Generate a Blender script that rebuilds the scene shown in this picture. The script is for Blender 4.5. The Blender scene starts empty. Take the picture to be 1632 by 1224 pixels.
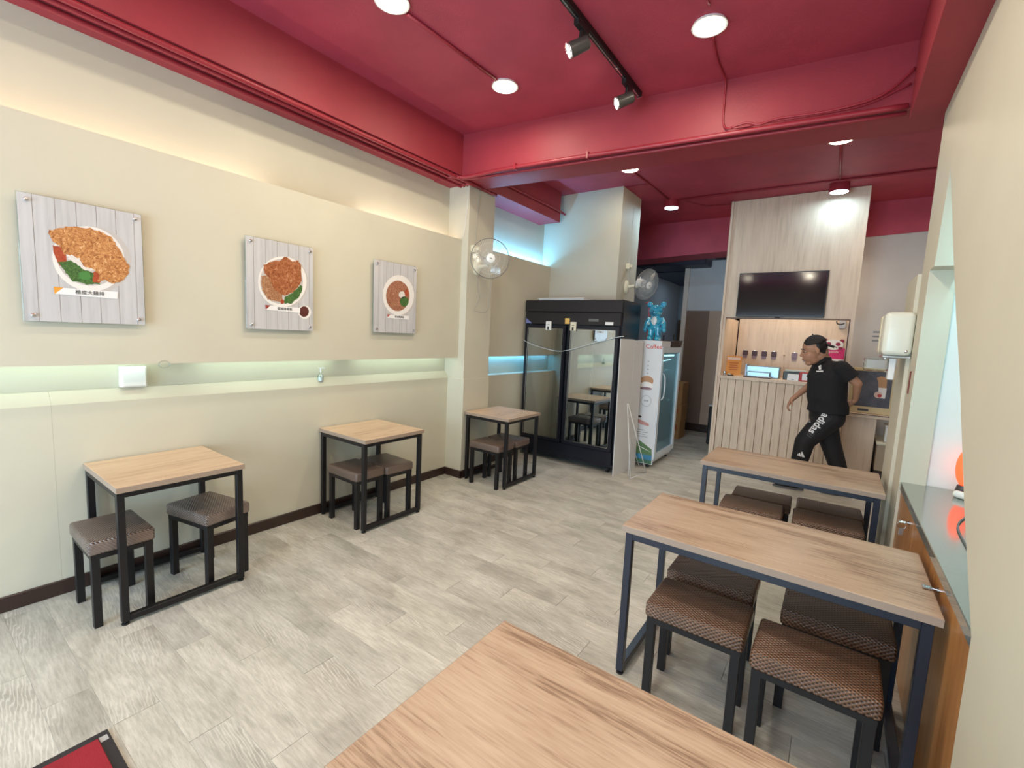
import bpy, bmesh, math, random
from mathutils import Vector, Matrix
from mathutils.bvhtree import BVHTree
PI = math.pi
random.seed(7)
S = bpy.context.scene
C = bpy.data.collections.new('room'); S.collection.children.link(C)

# ---------------------------------------------------------------- camera
H = 1.62
F_PX = 721.454
MR = Matrix(((0.81059562, 0.58373124, 0.046825), (0.10123831, -0.06092933, -0.99299467), (-0.576789, 0.80965762, -0.10848501)))
cam = bpy.data.cameras.new('camera'); camo = bpy.data.objects.new('camera', cam); C.objects.link(camo)
cam.sensor_width = 36; cam.lens = F_PX / 1632 * 36; cam.clip_start = 0.02; cam.clip_end = 60
m = Matrix((MR[0], -MR[1], -MR[2])).transposed().to_4x4(); m.translation = (0, 0, H)
camo.matrix_world = m; S.camera = camo

def at(px, py, ax, v):
    'the point where the sight line through a pixel of the photograph meets the plane axis ax = v'
    d = MR.transposed() @ Vector((px - 816, py - 612, F_PX))
    t = (v - (0, 0, H)[ax]) / d[ax]
    return Vector((0, 0, H)) + d * t

# ---------------------------------------------------------------- world, lights, exposure
S.view_settings.view_transform = 'Standard'; S.view_settings.look = 'None'
S.view_settings.gamma = 1; S.view_settings.use_curve_mapping = False
S.view_settings.exposure = 0.24
S.cycles.use_denoising = True
S.cycles.max_bounces = 10; S.cycles.diffuse_bounces = 6; S.cycles.transparent_max_bounces = 12
S.cycles.sample_clamp_indirect = 6
W = bpy.data.worlds.new('sky'); S.world = W; W.use_nodes = True
bg = W.node_tree.nodes['Background']; bg.inputs[0].default_value = (0.72, 0.86, 1, 1); bg.inputs[1].default_value = 1.0

def area(name, loc, size, energy, col, aim=(0, 0, -1), sy=None, spread=PI, shape=None):
    l = bpy.data.lights.new(name, 'AREA'); l.energy = energy; l.color = col; l.spread = spread
    l.size = size
    if shape: l.shape = shape
    if sy: l.shape = 'RECTANGLE'; l.size_y = sy
    o = bpy.data.objects.new(name, l); C.objects.link(o); o.location = loc
    o.rotation_euler = Vector(aim).to_track_quat('-Z', 'Y').to_euler()
    return o
WARM = (1.0, 0.82, 0.60); NEUT = (1.0, 0.90, 0.70); COOL = (0.55, 0.82, 1.0)
DAY = (0.58, 0.80, 1.0)
# daylight of the street through the shopfront behind the photographer
area('daylight_shopfront', (-1.6, -3.2, 1.25), 3.0, 205, DAY, (-.15, 1, -0.12), sy=2.2)

# ---------------------------------------------------------------- materials
def NT(name):
    mt = bpy.data.materials.new(name); mt.use_nodes = True
    nt = mt.node_tree; b = nt.nodes['Principled BSDF']
    return mt, nt, b
def rgba(c): return (c[0], c[1], c[2], 1)
def coords(nt, scale=(1, 1, 1), rand=False, rot=(0, 0, 0)):
    tc = nt.nodes.new('ShaderNodeTexCoord'); mp = nt.nodes.new('ShaderNodeMapping')
    mp.inputs['Scale'].default_value = scale; mp.inputs['Rotation'].default_value = rot
    nt.links.new(tc.outputs['Object'], mp.inputs['Vector'])
    if rand:
        oi = nt.nodes.new('ShaderNodeObjectInfo'); mu = nt.nodes.new('ShaderNodeMath'); mu.operation = 'MULTIPLY'; mu.inputs[1].default_value = 37
        nt.links.new(oi.outputs['Random'], mu.inputs[0]); nt.links.new(mu.outputs[0], mp.inputs['Location'])
    return mp.outputs[0]
def noise(nt, vec, scale, detail=3, rough=.5, dist=0):
    n = nt.nodes.new('ShaderNodeTexNoise'); n.inputs['Scale'].default_value = scale; n.inputs['Detail'].default_value = detail
    n.inputs['Roughness'].default_value = rough; n.inputs['Distortion'].default_value = dist
    nt.links.new(vec, n.inputs['Vector']); return n.outputs['Fac']
def ramp(nt, fac, stops):
    r = nt.nodes.new('ShaderNodeValToRGB'); e = r.color_ramp.elements
    while len(e) < len(stops): e.new(.5)
    for el, (p, c) in zip(e, stops): el.position = p; el.color = rgba(c)
    nt.links.new(fac, r.inputs[0]); return r.outputs[0]
def bump(nt, b, h, strength, dist=.002):
    n = nt.nodes.new('ShaderNodeBump'); n.inputs['Strength'].default_value = strength; n.inputs['Distance'].default_value = dist
    nt.links.new(h, n.inputs['Height']); nt.links.new(n.outputs[0], b.inputs['Normal'])
def plain(name, c, rough=.5, metal=0, bmp=0, bs=60, var=0, emit=None, es=0, spec=None, coat=0):
    mt, nt, b = NT(name)
    b.inputs['Roughness'].default_value = rough; b.inputs['Metallic'].default_value = metal
    if spec is not None: b.inputs['Specular IOR Level'].default_value = spec
    if coat: b.inputs['Coat Weight'].default_value = coat
    v = coords(nt); n = noise(nt, v, bs if bmp else 4, 4)
    k = var or .04
    col = ramp(nt, noise(nt, v, 3.0, 3), [(.3, [x * (1 - k) for x in c]), (.7, [min(1, x * (1 + k)) for x in c])])
    nt.links.new(col, b.inputs['Base Color'])
    if bmp: bump(nt, b, n, bmp)
    if emit: b.inputs['Emission Color'].default_value = rgba(emit); b.inputs['Emission Strength'].default_value = es
    return mt
def wood(name, c1, c2, c3, axis=0, rough=.45, fine=60, bmp=.15, rand=False, big=6):
    mt, nt, b = NT(name)
    sc = [1, 1, 1]; sc[axis] = .06
    v = coords(nt, sc, rand)
    sc2 = [1, 1, 1]; sc2[axis] = .16
    v2 = coords(nt, sc2, rand)
    g = noise(nt, v, fine, 5, .65); big_n = noise(nt, v2, big, 3, .5, 1.2)
    mx = nt.nodes.new('ShaderNodeMath'); mx.operation = 'MULTIPLY_ADD'; mx.inputs[1].default_value = .55
    nt.links.new(g, mx.inputs[0])
    m2 = nt.nodes.new('ShaderNodeMath'); m2.operation = 'MULTIPLY'; m2.inputs[1].default_value = .45; nt.links.new(big_n, m2.inputs[0]); nt.links.new(m2.outputs[0], mx.inputs[2])
    nt.links.new(ramp(nt, mx.outputs[0], [(.38, c3), (.48, c2), (.60, c1)]), b.inputs['Base Color'])
    b.inputs['Roughness'].default_value = rough
    bump(nt, b, g, bmp, .001)
    return mt
def plank_mat():
    mt, nt, b = NT('floor_plank_grey_oak')
    v = coords(nt, (.12, 1, 1), True); v2 = coords(nt, (.45, 1, 1), True)
    fine = noise(nt, v, 90, 5, .7); cloud = noise(nt, v2, 5.5, 3, .55, .4)
    w = nt.nodes.new('ShaderNodeTexWave'); w.wave_type = 'RINGS'; w.rings_direction = 'Z'; w.inputs['Scale'].default_value = 16.0
    w.inputs['Distortion'].default_value = 9; w.inputs['Detail'].default_value = 3; w.inputs['Detail Scale'].default_value = 1.3
    v3 = coords(nt, (.30, 2.0, 1), True); nt.links.new(v3, w.inputs['Vector'])
    mask = noise(nt, v2, 3.4, 1)
    mk = ramp(nt, mask, [(.53, (0, 0, 0)), (.66, (1, 1, 1))])
    base = ramp(nt, cloud, [(.30, (.38, .370, .325)), (.50, (.51, .505, .45)), (.70, (.61, .605, .545))])
    f2 = ramp(nt, fine, [(.34, (.80, .80, .79)), (.64, (1.12, 1.12, 1.12))])
    mul = nt.nodes.new('ShaderNodeMixRGB'); mul.blend_type = 'MULTIPLY'; mul.inputs[0].default_value = 1
    nt.links.new(base, mul.inputs[1]); nt.links.new(f2, mul.inputs[2])
    oi = nt.nodes.new('ShaderNodeObjectInfo'); rr = ramp(nt, oi.outputs['Random'], [(0, (.93, .93, .93)), (1, (1.06, 1.05, 1.03))])
    mu2 = nt.nodes.new('ShaderNodeMixRGB'); mu2.blend_type = 'MULTIPLY'; mu2.inputs[0].default_value = 1
    nt.links.new(mul.outputs[0], mu2.inputs[1]); nt.links.new(rr, mu2.inputs[2])
    wr = ramp(nt, w.outputs['Fac'], [(.62, (0, 0, 0)), (.92, (.48, .48, .48))])
    mm = nt.nodes.new('ShaderNodeMixRGB'); mm.blend_type = 'MULTIPLY'; mm.inputs[0].default_value = 1
    nt.links.new(wr, mm.inputs[1]); nt.links.new(mk, mm.inputs[2])
    fin = nt.nodes.new('ShaderNodeMixRGB'); fin.inputs[2].default_value = (.74, .735, .67, 1)
    nt.links.new(mm.outputs[0], fin.inputs[0]); nt.links.new(mu2.outputs[0], fin.inputs[1])
    nt.links.new(fin.outputs[0], b.inputs['Base Color'])
    b.inputs['Roughness'].default_value = .42; b.inputs['Specular IOR Level'].default_value = .4
    bump(nt, b, fine, .12, .001)
    return mt
def weave_mat(name, c1, c2):
    mt, nt, b = NT(name)
    tc = nt.nodes.new('ShaderNodeTexCoord'); sp = nt.nodes.new('ShaderNodeSeparateXYZ'); nt.links.new(tc.outputs['Object'], sp.inputs[0])
    def M(op, a, c=None):
        n = nt.nodes.new('ShaderNodeMath'); n.operation = op
        for i, x in enumerate((a, c)):
            if x is None: continue
            if isinstance(x, (int, float)): n.inputs[i].default_value = x
            else: nt.links.new(x, n.inputs[i])
        return n.outputs[0]
    k = 2 * PI / .021
    sx = M('SINE', M('MULTIPLY', sp.outputs[0], k))
    sy = M('SINE', M('MULTIPLY', M('ADD', sp.outputs[1], sp.outputs[2]), k * 1.25))
    pr = M('MULTIPLY', sx, sy)
    v = coords(nt); nn = noise(nt, v, 9, 2)
    h = M('ADD', M('MULTIPLY', pr, .5), .5)
    col = ramp(nt, h, [(.18, c2), (.5, c1)])
    mx = nt.nodes.new('ShaderNodeMixRGB'); mx.blend_type = 'MULTIPLY'; mx.inputs[0].default_value = 1
    nt.links.new(col, mx.inputs[1]); nt.links.new(ramp(nt, nn, [(.3, (.8, .8, .8)), (.7, (1.15, 1.15, 1.15))]), mx.inputs[2])
    nt.links.new(mx.outputs[0], b.inputs['Base Color'])
    b.inputs['Roughness'].default_value = .30; b.inputs['Specular IOR Level'].default_value = .7
    bump(nt, b, h, 1.0, .004)
    return mt
def glass_mat(name, tint=(.8, .85, .85), gloss=.3, rough=.02, fres=1.0):
    mt = bpy.data.materials.new(name); mt.use_nodes = True; nt = mt.node_tree; nt.nodes.clear()
    out = nt.nodes.new('ShaderNodeOutputMaterial'); tr = nt.nodes.new('ShaderNodeBsdfTransparent'); gl = nt.nodes.new('ShaderNodeBsdfGlossy')
    tr.inputs[0].default_value = rgba(tint); gl.inputs['Roughness'].default_value = rough; gl.inputs[0].default_value = (.9, .95, .95, 1)
    lw = nt.nodes.new('ShaderNodeLayerWeight'); lw.inputs[0].default_value = gloss
    mx = nt.nodes.new('ShaderNodeMixShader'); mr = nt.nodes.new('ShaderNodeMath'); mr.operation = 'MULTIPLY_ADD'
    mr.inputs[1].default_value = (1 - gloss) * fres; mr.inputs[2].default_value = gloss
    nt.links.new(lw.outputs['Fresnel'], mr.inputs[0]); nt.links.new(mr.outputs[0], mx.inputs[0])
    nt.links.new(tr.outputs[0], mx.inputs[1]); nt.links.new(gl.outputs[0], mx.inputs[2]); nt.links.new(mx.outputs[0], out.inputs[0])
    return mt
def food(name, cols, scale=60, dist=1.5):
    mt, nt, b = NT(name)
    v = coords(nt)
    n = noise(nt, v, scale, 5, .7, dist)
    st = [(0.28 + .44 * i / max(1, len(cols) - 1), c) for i, c in enumerate(cols)]
    nt.links.new(ramp(nt, n, st), b.inputs['Base Color']); b.inputs['Roughness'].default_value = .35
    return mt
def emis(name, c, s):
    mt, nt, b = NT(name); b.inputs['Base Color'].default_value = rgba(c)
    b.inputs['Emission Color'].default_value = rgba(c); b.inputs['Emission Strength'].default_value = s
    return mt

CREAM = plain('cream_wall_paint', (.575, .55, .44), .6, bmp=.03, bs=120, var=.02)
WHITEP = plain('white_wall_paint', (.76, .76, .73), .6, bmp=.03, bs=120, var=.02)
GREYW = plain('light_grey_wall_paint', (.50, .49, .47), .7)
DGREY = plain('dark_grey_wall_paint', (.12, .125, .13), .7)
RED = plain('crimson_ceiling_paint', (.40, .048, .082), .62, bmp=.5, bs=90, var=.12)
REDS = plain('crimson_beam_paint', (.31, .030, .045), .55, bmp=.3, bs=70, var=.08)
REDP = plain('crimson_pipe_paint', (.30, .024, .038), .4)
NAVY = plain('navy_duct', (.02, .028, .055), .5)
BASEB = plain('dark_brown_baseboard', (.035, .018, .014), .35)
OAKT = wood('oak_laminate_tabletop', (.50, .385, .285), (.42, .305, .215), (.22, .14, .09), axis=0, rough=.33, fine=120)
OAKY = wood('oak_laminate_small_top', (.64, .49, .34), (.56, .41, .27), (.44, .30, .19), axis=1, rough=.4, fine=80)
OAKE = plain('tabletop_edge', (.33, .25, .19), .5)
FACW = wood('pale_ash_veneer', (.74, .60, .46), (.69, .55, .415), (.60, .47, .35), axis=2, rough=.5, fine=40)
FACD = wood('ash_veneer_slats', (.72, .58, .44), (.66, .52, .39), (.57, .44, .32), axis=2, rough=.5, fine=40, rand=True)
BROWN_EDGE_SHADE = plain('brown_edge_wainscot_shade', (.20, .135, .105), .5)  # shadowed wainscot tone, also the real brown of the edge strips
TANW = plain('tan_wainscot', (.50, .38, .29), .5)
BLKM = plain('black_powder_coated_steel', (.010, .009, .010), .42, spec=.35)
BLKM_DAY = plain('black_steel_daylight_tint', (.008, .013, .027), .3, spec=.6)  # black frames with bluish daylight highlights mixed into the base colour
FRB = plain('fridge_black_enamel', (.007, .008, .014), .3, spec=.4)
FRT = plain('fridge_dark_header', (.020, .017, .018), .5, spec=.3)
CHROME = plain('brushed_chrome', (.6, .6, .6), .2, 1)
WPL = plain('white_plastic', (.75, .76, .74), .35)
IVO = plain('ivory_plastic', (.72, .68, .52), .4)
RUB = plain('black_rubber', (.01, .01, .01), .6)
WEAVE = weave_mat('woven_brown_vinyl', (.17, .105, .075), (.03, .016, .01))
VINYL = plain('smooth_brown_vinyl', (.135, .095, .075), .38, bmp=.1, bs=200, spec=.6)
GLASS = glass_mat('fridge_glass', (.62, .68, .70), .45)
CLEAR = glass_mat('clear_acrylic', (.93, .96, .96), .08)
STEEL = plain('stainless_worktop', (.34, .37, .34), .12, .6)
ORW = wood('orange_brown_cabinet_veneer', (.46, .21, .06), (.38, .165, .045), (.28, .115, .03), axis=2, rough=.3, fine=30)
PLANK = plank_mat()
CARD = plain('cardboard', (.42, .25, .11), .8)
MATR = plain('red_carpet_pile', (.29, .012, .022), .95, bmp=1, bs=500, var=.15)
SKIN = plain('skin', (.43, .22, .13), .5)
BLKC = plain('black_cotton', (.008, .008, .010), .85, bmp=.2, bs=300)
BLKT = plain('black_track_fabric', (.008, .007, .009), .7)
HAIR = plain('black_hair', (.008, .006, .005), .5)
INKW = plain('white_print', (.8, .8, .8), .6)
INKG = plain('grey_print', (.12, .12, .12), .6)

# ---------------------------------------------------------------- building helpers
ORG = {}
def B(): return bmesh.new()
def box(bm, x0, x1, y0, y1, z0, z1, bev=0, seg=2):
    r = bmesh.ops.create_cube(bm, size=1)['verts']
    for v in r: v.co = Vector((x0 + (v.co.x + .5) * (x1 - x0), y0 + (v.co.y + .5) * (y1 - y0), z0 + (v.co.z + .5) * (z1 - z0)))
    if bev:
        es = list({e for v in r for e in v.link_edges})
        bmesh.ops.bevel(bm, geom=es, offset=bev, segments=seg, affect='EDGES', profile=.5)
    return bm
def frame_of(d):
    d = d.normalized(); a = Vector((0, 0, 1)) if abs(d.z) < .9 else Vector((1, 0, 0))
    u = d.cross(a).normalized(); return u, d.cross(u).normalized()
def rings(bm, rs, cap=True, seg=12):
    'rs: list of (centre, u vector, v vector); skin them into a closed tube'
    L = []
    for c, u, v in rs:
        L.append([bm.verts.new(c + u * math.cos(2 * PI * k / seg) + v * math.sin(2 * PI * k / seg)) for k in range(seg)])
    for a, b in zip(L, L[1:]):
        for k in range(seg): bm.faces.new((a[k], a[(k + 1) % seg], b[(k + 1) % seg], b[k]))
    if cap: bm.faces.new(L[0][::-1]); bm.faces.new(L[-1])
def cyl(bm, p0, p1, r0, r1=None, seg=12):
    p0, p1 = Vector(p0), Vector(p1); u, v = frame_of(p1 - p0); r1 = r0 if r1 is None else r1
    rings(bm, [(p0, u * r0, v * r0), (p1, u * r1, v * r1)], seg=seg); return bm
def tube(bm, pts, r, seg=6, closed=False):
    pts = [Vector(p) for p in pts]; n = len(pts); L = []; pu = None
    for i, p in enumerate(pts):
        a = pts[(i - 1) % n] if (closed or i) else p; b = pts[(i + 1) % n] if (closed or i < n - 1) else p
        d = (b - a).normalized()
        if pu is None: u, v = frame_of(d)
        else:
            u = (pu - d * pu.dot(d)); u = u.normalized() if u.length > 1e-6 else frame_of(d)[0]; v = d.cross(u).normalized()
        pu = u
        L.append([bm.verts.new(p + u * r * math.cos(2 * PI * k / seg) + v * r * math.sin(2 * PI * k / seg)) for k in range(seg)])
    for a, b in (list(zip(L, L[1:])) + ([(L[-1], L[0])] if closed else [])):
        for k in range(seg): bm.faces.new((a[k], a[(k + 1) % seg], b[(k + 1) % seg], b[k]))
    if not closed: bm.faces.new(L[0][::-1]); bm.faces.new(L[-1])
    return bm
def smooth_path(pts, n=6):
    pts = [Vector(p) for p in pts]; out = []
    P = [pts[0]] + pts + [pts[-1]]
    for i in range(1, len(P) - 2):
        for k in range(n):
            t = k / n; a, b, c, d = P[i - 1:i + 3]
            out.append(.5 * ((2 * b) + (c - a) * t + (2 * a - 5 * b + 4 * c - d) * t * t + (3 * b - a - 3 * c + d) * t ** 3))
    out.append(pts[-1]); return out
BSC = [1.0]
def ball(bm, c, r, seg=16, rot=None):
    r = r if hasattr(r, '__len__') else (r, r, r)
    r = [q * BSC[0] for q in r]
    vs = bmesh.ops.create_uvsphere(bm, u_segments=seg, v_segments=max(6, seg * 2 // 3), radius=1)['verts']
    for v in vs:
        q = Vector((v.co.x * r[0], v.co.y * r[1], v.co.z * r[2]))
        if rot is not None: q = rot @ q
        v.co = q + Vector(c)
    return bm
def prism(bm, pts, off):
    'a polygon (list of 3-D points) pushed along the vector off'
    a = [bm.verts.new(Vector(p)) for p in pts]; b = [bm.verts.new(Vector(p) + Vector(off)) for p in pts]
    bm.faces.new(a[::-1]); bm.faces.new(b); n = len(a)
    for k in range(n): bm.faces.new((a[k], a[(k + 1) % n], b[(k + 1) % n], b[k]))
    return bm
def hexa(bm, p):
    'p: eight corners, bottom ring of four then top ring of four'
    v = [bm.verts.new(Vector(q)) for q in p]
    for f in ((3, 2, 1, 0), (4, 5, 6, 7), (0, 1, 5, 4), (1, 2, 6, 5), (2, 3, 7, 6), (3, 0, 4, 7)): bm.faces.new([v[i] for i in f])
    return bm
def obj(name, bm, mat, parent=None, smooth=False, kind=None):
    bmesh.ops.recalc_face_normals(bm, faces=bm.faces)
    o0 = ORG.get(parent, Vector((0, 0, 0))) if parent else Vector((0, 0, 0))
    if o0.length: bmesh.ops.translate(bm, verts=bm.verts, vec=-o0)
    me = bpy.data.meshes.new(name); bm.to_mesh(me); bm.free()
    if smooth:
        for p in me.polygons: p.use_smooth = True
        if smooth != 'all':
            me.set_sharp_from_angle(angle=math.radians(40))
    if mat: me.materials.append(mat)
    o = bpy.data.objects.new(name, me); C.objects.link(o)
    if parent: o.parent = parent; ORG[o] = o0
    if kind: o['kind'] = kind
    return o
def thing(name, label, cat, loc=(0, 0, 0), group=None, rz=0):
    o = bpy.data.objects.new(name, None); C.objects.link(o); o.empty_display_size = .1
    o.location = loc; o.rotation_euler = (0, 0, rz); ORG[o] = Vector(loc)
    o['label'] = label; o['category'] = cat
    if group: o['group'] = group
    return o
def local(name, label, cat, group=None):
    'a thing built around its own origin, moved later'
    return thing(name, label, cat, (0, 0, 0), group)
def tag(o, label, cat, group=None):
    o['label'] = label; o['category'] = cat
    if group: o['group'] = group
    return o
def struct(name, bm, mat, parent=None, smooth=False):
    o = obj(name, bm, mat, parent, smooth)
    if not parent: o['kind'] = 'structure'
    return o
def dup(root, loc, rz, label, group=None, swap=None):
    r = root.copy(); C.objects.link(r); r.location = loc; r.rotation_euler = (0, 0, rz); r['label'] = label
    if group: r['group'] = group
    for ch in list(root.children):
        c = ch.copy(); C.objects.link(c); c.parent = r
        for g in ch.children:
            d = g.copy(); C.objects.link(d); d.parent = c
    return r
def text_bm(s, size, xdir, ydir, origin, depth=.0006, align='CENTER', bold=0.0):
    cu = bpy.data.curves.new('t', 'FONT'); cu.body = s; cu.size = size; cu.align_x = align; cu.align_y = 'CENTER'; cu.extrude = depth / 2; cu.offset = bold
    cu.resolution_u = 3
    o = bpy.data.objects.new('t', cu); C.objects.link(o)
    dg = bpy.context.evaluated_depsgraph_get(); dg.update(); me = bpy.data.meshes.new_from_object(o.evaluated_get(dg))
    bm = B(); bm.from_mesh(me)
    bpy.data.objects.remove(o); bpy.data.curves.remove(cu); bpy.data.meshes.remove(me)
    x = Vector(xdir).normalized(); y = Vector(ydir).normalized(); z = x.cross(y)
    for v in bm.verts: v.co = Vector(origin) + x * v.co.x + y * v.co.y + z * v.co.z
    return bm
def remesh(bm, voxel, it=3, fac=.5):
    me = bpy.data.meshes.new('r'); bm.to_mesh(me); bm.free()
    o = bpy.data.objects.new('r', me); C.objects.link(o)
    md = o.modifiers.new('R', 'REMESH'); md.mode = 'VOXEL'; md.voxel_size = voxel; md.use_smooth_shade = True
    if it: sm = o.modifiers.new('S', 'SMOOTH'); sm.iterations = it; sm.factor = fac
    dg = bpy.context.evaluated_depsgraph_get(); dg.update(); m2 = bpy.data.meshes.new_from_object(o.evaluated_get(dg))
    out = B(); out.from_mesh(m2)
    bpy.data.objects.remove(o); bpy.data.meshes.remove(me); bpy.data.meshes.remove(m2)
    return out

# ================================================================= THE SETTING
# ---- floor and its planks
YF = -3.5
fl = struct('floor', box(B(), -3.75, 1.5, YF, 11.6, -.12, -.006), plain('floor_underlay', (.30, .28, .24), .6))
PW, PL = .1535, .93
pm_full = None
cands = []
for r in range(-1, 73):
    y0 = .45 + (r - 3) * PW
    xo = (-2.19 + (r - 3) * .3125) % PL
    for k in range(-5, 3):
        x0 = xo + k * PL - .93; x1 = x0 + PL
        a, b = max(x0, -3.60), min(x1, .42 if y0 < 3.9 else 1.3)
        if b - a < .04: continue
        if y0 > 7.0 and a > -1.36: continue
        b2 = min(b, -1.3) if y0 > 7.05 else b
        if b2 - a < .04: continue
        cands.append((math.hypot((a + b2) / 2, y0), a, b2, y0))
cands.sort()
full = {}
rest = B()
for i, (d, a, b, y0) in enumerate(cands):
    g = .0009
    dz = random.uniform(-.0006, 0)
    if i < 296:
        key = (round(b - a, 3))
        if key not in full:
            bm = box(B(), -(b - a) / 2 + g, (b - a) / 2 - g, -PW / 2 + .0002, PW / 2 - .0002, -.006, 0, .0004, 1)
            o = obj('plank', bm, PLANK, fl); full[key] = o.data
        else:
            o = bpy.data.objects.new('plank', full[key]); C.objects.link(o); o.parent = fl
        o.location = ((a + b) / 2, y0 + PW / 2, dz)
    else:
        box(rest, a + g, b - g, y0 + g, y0 + PW - g, -.006, 0)
o = obj('planks_beyond', rest, PLANK, fl); o['kind'] = 'stuff'
near = B(); box(near, -3.6, .42, YF, .45 - 4 * PW, -.006, -.0002); obj('planks_behind', near, PLANK, fl)['kind'] = 'stuff'

# ---- ceiling, beams
struct('ceiling', box(B(), -3.75, 1.5, YF, 11.6, 3.56, 3.7), RED)
def yfb(x): return 3.50 + .115 * (x + 3.2)
struct('trim_1', box(B(), -3.70, -3.22, YF, 3.5, 3.17, 3.56), REDS)                       # beam over the left wall
bm = B(); hexa(bm, [(-3.70, yfb(-3.7), 3.16), (1.3, yfb(1.3), 3.16), (1.3, yfb(1.3) + .41, 3.16), (-3.70, yfb(-3.7) + .41, 3.16), (-3.70, yfb(-3.7), 3.56), (1.3, yfb(1.3), 3.56), (1.3, yfb(1.3) + .41, 3.56), (-3.70, yfb(-3.7) + .41, 3.56)])
struct('trim_2', bm, REDS)                                                                # cross beam
struct('trim_3', box(B(), .215, .52, YF, 3.88, 3.08, 3.56, .006), REDS)                   # beam over the right wall
struct('trim_4', box(B(), -3.70, -3.25, 3.90, 5.5, 3.165, 3.56), REDS)                    # short beam before the pillar
bm = B(); hexa(bm, [(-3.3, 7.7, 2.98), (1.4, 7.7, 3.17), (1.4, 8.2, 3.17), (-3.3, 8.2, 2.98), (-3.3, 7.7, 3.56), (1.4, 7.7, 3.56), (1.4, 8.2, 3.56), (-3.3, 8.2, 3.56)])
struct('trim_5', bm, RED)

# ---- left wall: recessed back wall, lower and upper cladding panels, light coves
wl = struct('wall_left', box(B(), -3.75, -3.58, YF, 6.3, 0, 3.56), CREAM)
def lower(y0, y1, xf=-3.52):
    pr = [(xf - .10, 0), (xf, 0), (xf, 1.108), (xf - .05, 1.18), (xf - .10, 1.18)]
    return prism(B(), [(x, y0, z) for x, z in pr], (0, y1 - y0, 0))
obj('wall_panel', lower(YF, .5347), CREAM, wl); obj('wall_panel', lower(.5353, 3.70), CREAM, wl)
obj('wall_panel', box(B(), -3.42, -3.38, YF, 3.70, 1.34, 2.60), CREAM, wl)
obj('wall_panel', box(B(), -3.60, -3.44, 4.13, 5.64, 0, 1.11), CREAM, wl)
obj('wall_panel', box(B(), -3.48, -3.44, 4.13, 5.64, 1.34, 2.60), CREAM, wl)
# column
wc = struct('wall_column', box(B(), -3.62, -3.292, 3.70, 4.13, 0, 3.17), CREAM)
obj('wall_panel', box(B(), -3.60, -3.28, 3.692, 4.138, 0, 1.112, .002, 1), CREAM, wc)
# pillar with the second fan
struct('wall_pillar', box(B(), -3.60, -2.42, 5.64, 6.28, 0, 3.56), CREAM)
# baseboards
struct('baseboard_left', box(B(), -3.53, -3.506, YF, 3.70, 0, .085, .003, 1), BASEB)
bm = box(B(), -3.53, -3.266, 3.677, 3.692, 0, .085, .003, 1); box(bm, -3.28, -3.266, 3.677, 4.152, 0, .085, .003, 1); box(bm, -3.44, -3.426, 4.138, 5.02, 0, .085, .003, 1)
struct('baseboard_column', bm, BASEB)

# ---- right wall with the slanted lit recess
op = [(1.70, 0), (1.72, .845), (2.02, 1.15), (2.36, 1.54), (2.61, 1.79), (2.93, 2.14), (3.33, 2.60), (3.40, 2.10), (3.56, 2.10), (3.56, 0)]
poly = [(YF, 0)] + op + [(3.86, 0), (3.86, 3.08), (YF, 3.08)]
bm = B()
from mathutils.geometry import tessellate_polygon
va = [bm.verts.new((.38, y, z)) for y, z in poly]; vb = [bm.verts.new((.50, y, z)) for y, z in poly]
for t in tessellate_polygon([[Vector((y, z, 0)) for y, z in poly]]):
    bm.faces.new([va[i] for i in t]); bm.faces.new([vb[i] for i in t][::-1])
for k in range(len(poly)):
    j = (k + 1) % len(poly); bm.faces.new((va[k], va[j], vb[j], vb[k]))
wr = struct('wall_right', bm, CREAM)
obj('wall_panel', box(B(), .36, .50, 3.862, 4.36, 0, 2.12), CREAM, wr)
bm = box(B(), 1.05, 1.12, 1.55, 3.66, 0, 2.8); box(bm, .50, 1.06, 3.58, 3.66, 0, 2.8); box(bm, .50, 1.06, 1.55, 1.62, 0, 2.8); box(bm, .50, 1.12, 1.55, 3.66, 2.75, 2.82)
struct('wall_recess', bm, WHITEP)
struct('wall_far_right', box(B(), 1.25, 1.4, 3.86, 8, 0, 3.56), GREYW)
# ---- shopfront behind the photographer: piers and lintel, daylight enters between
bm = box(B(), -3.75, -3.1, YF - .15, YF, 0, 3.56); box(bm, -.1, 1.5, YF - .15, YF, 0, 3.56); box(bm, -3.1, -.1, YF - .15, YF, 2.7, 3.56)
struct('wall_front', bm, CREAM)

# ---- counter partition with its opening, kitchen behind
wp = struct('wall_partition', box(B(), -1.36, .125, 6.90, 7.0, 2.0, 3.555), FACW)
struct('trim_8', box(B(), -1.36, -1.315, 6.895, 7.9, 0, 2.0), FACW)
struct('trim_9', box(B(), .085, .125, 6.895, 7.0, 0, 2.0), FACW)
struct('trim_10', box(B(), .072, .085, 6.893, 6.98, 1.195, 1.985), plain('brown_edge', (.12, .05, .03), .4))
obj('edge_strip', box(B(), -1.315, .085, 6.893, 6.99, 1.985, 2.0), BROWN_EDGE_SHADE, wp)
struct('trim_11', box(B(), -1.375, -1.345, 6.88, 7.0, 0, 3.555, .003, 1), FACW)
struct('wall_kitchen', box(B(), -1.36, .62, 7.9, 8.0, 0, 3.0), FACW)
struct('wall_kitchen_side', box(B(), -1.36, -1.30, 7.9, 8.8, 0, 3.5), WHITEP)
struct('wall_back_right', box(B(), .62, 1.4, 7.72, 7.85, 0, 3.2), GREYW)
o = struct('wall_back_centre', box(B(), .125, .62, 7.72, 7.85, 1.42, 3.2), GREYW)
o = struct('wall_back_lower', box(B(), .125, .62, 7.72, 7.85, 0, 1.42), GREYW)
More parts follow.
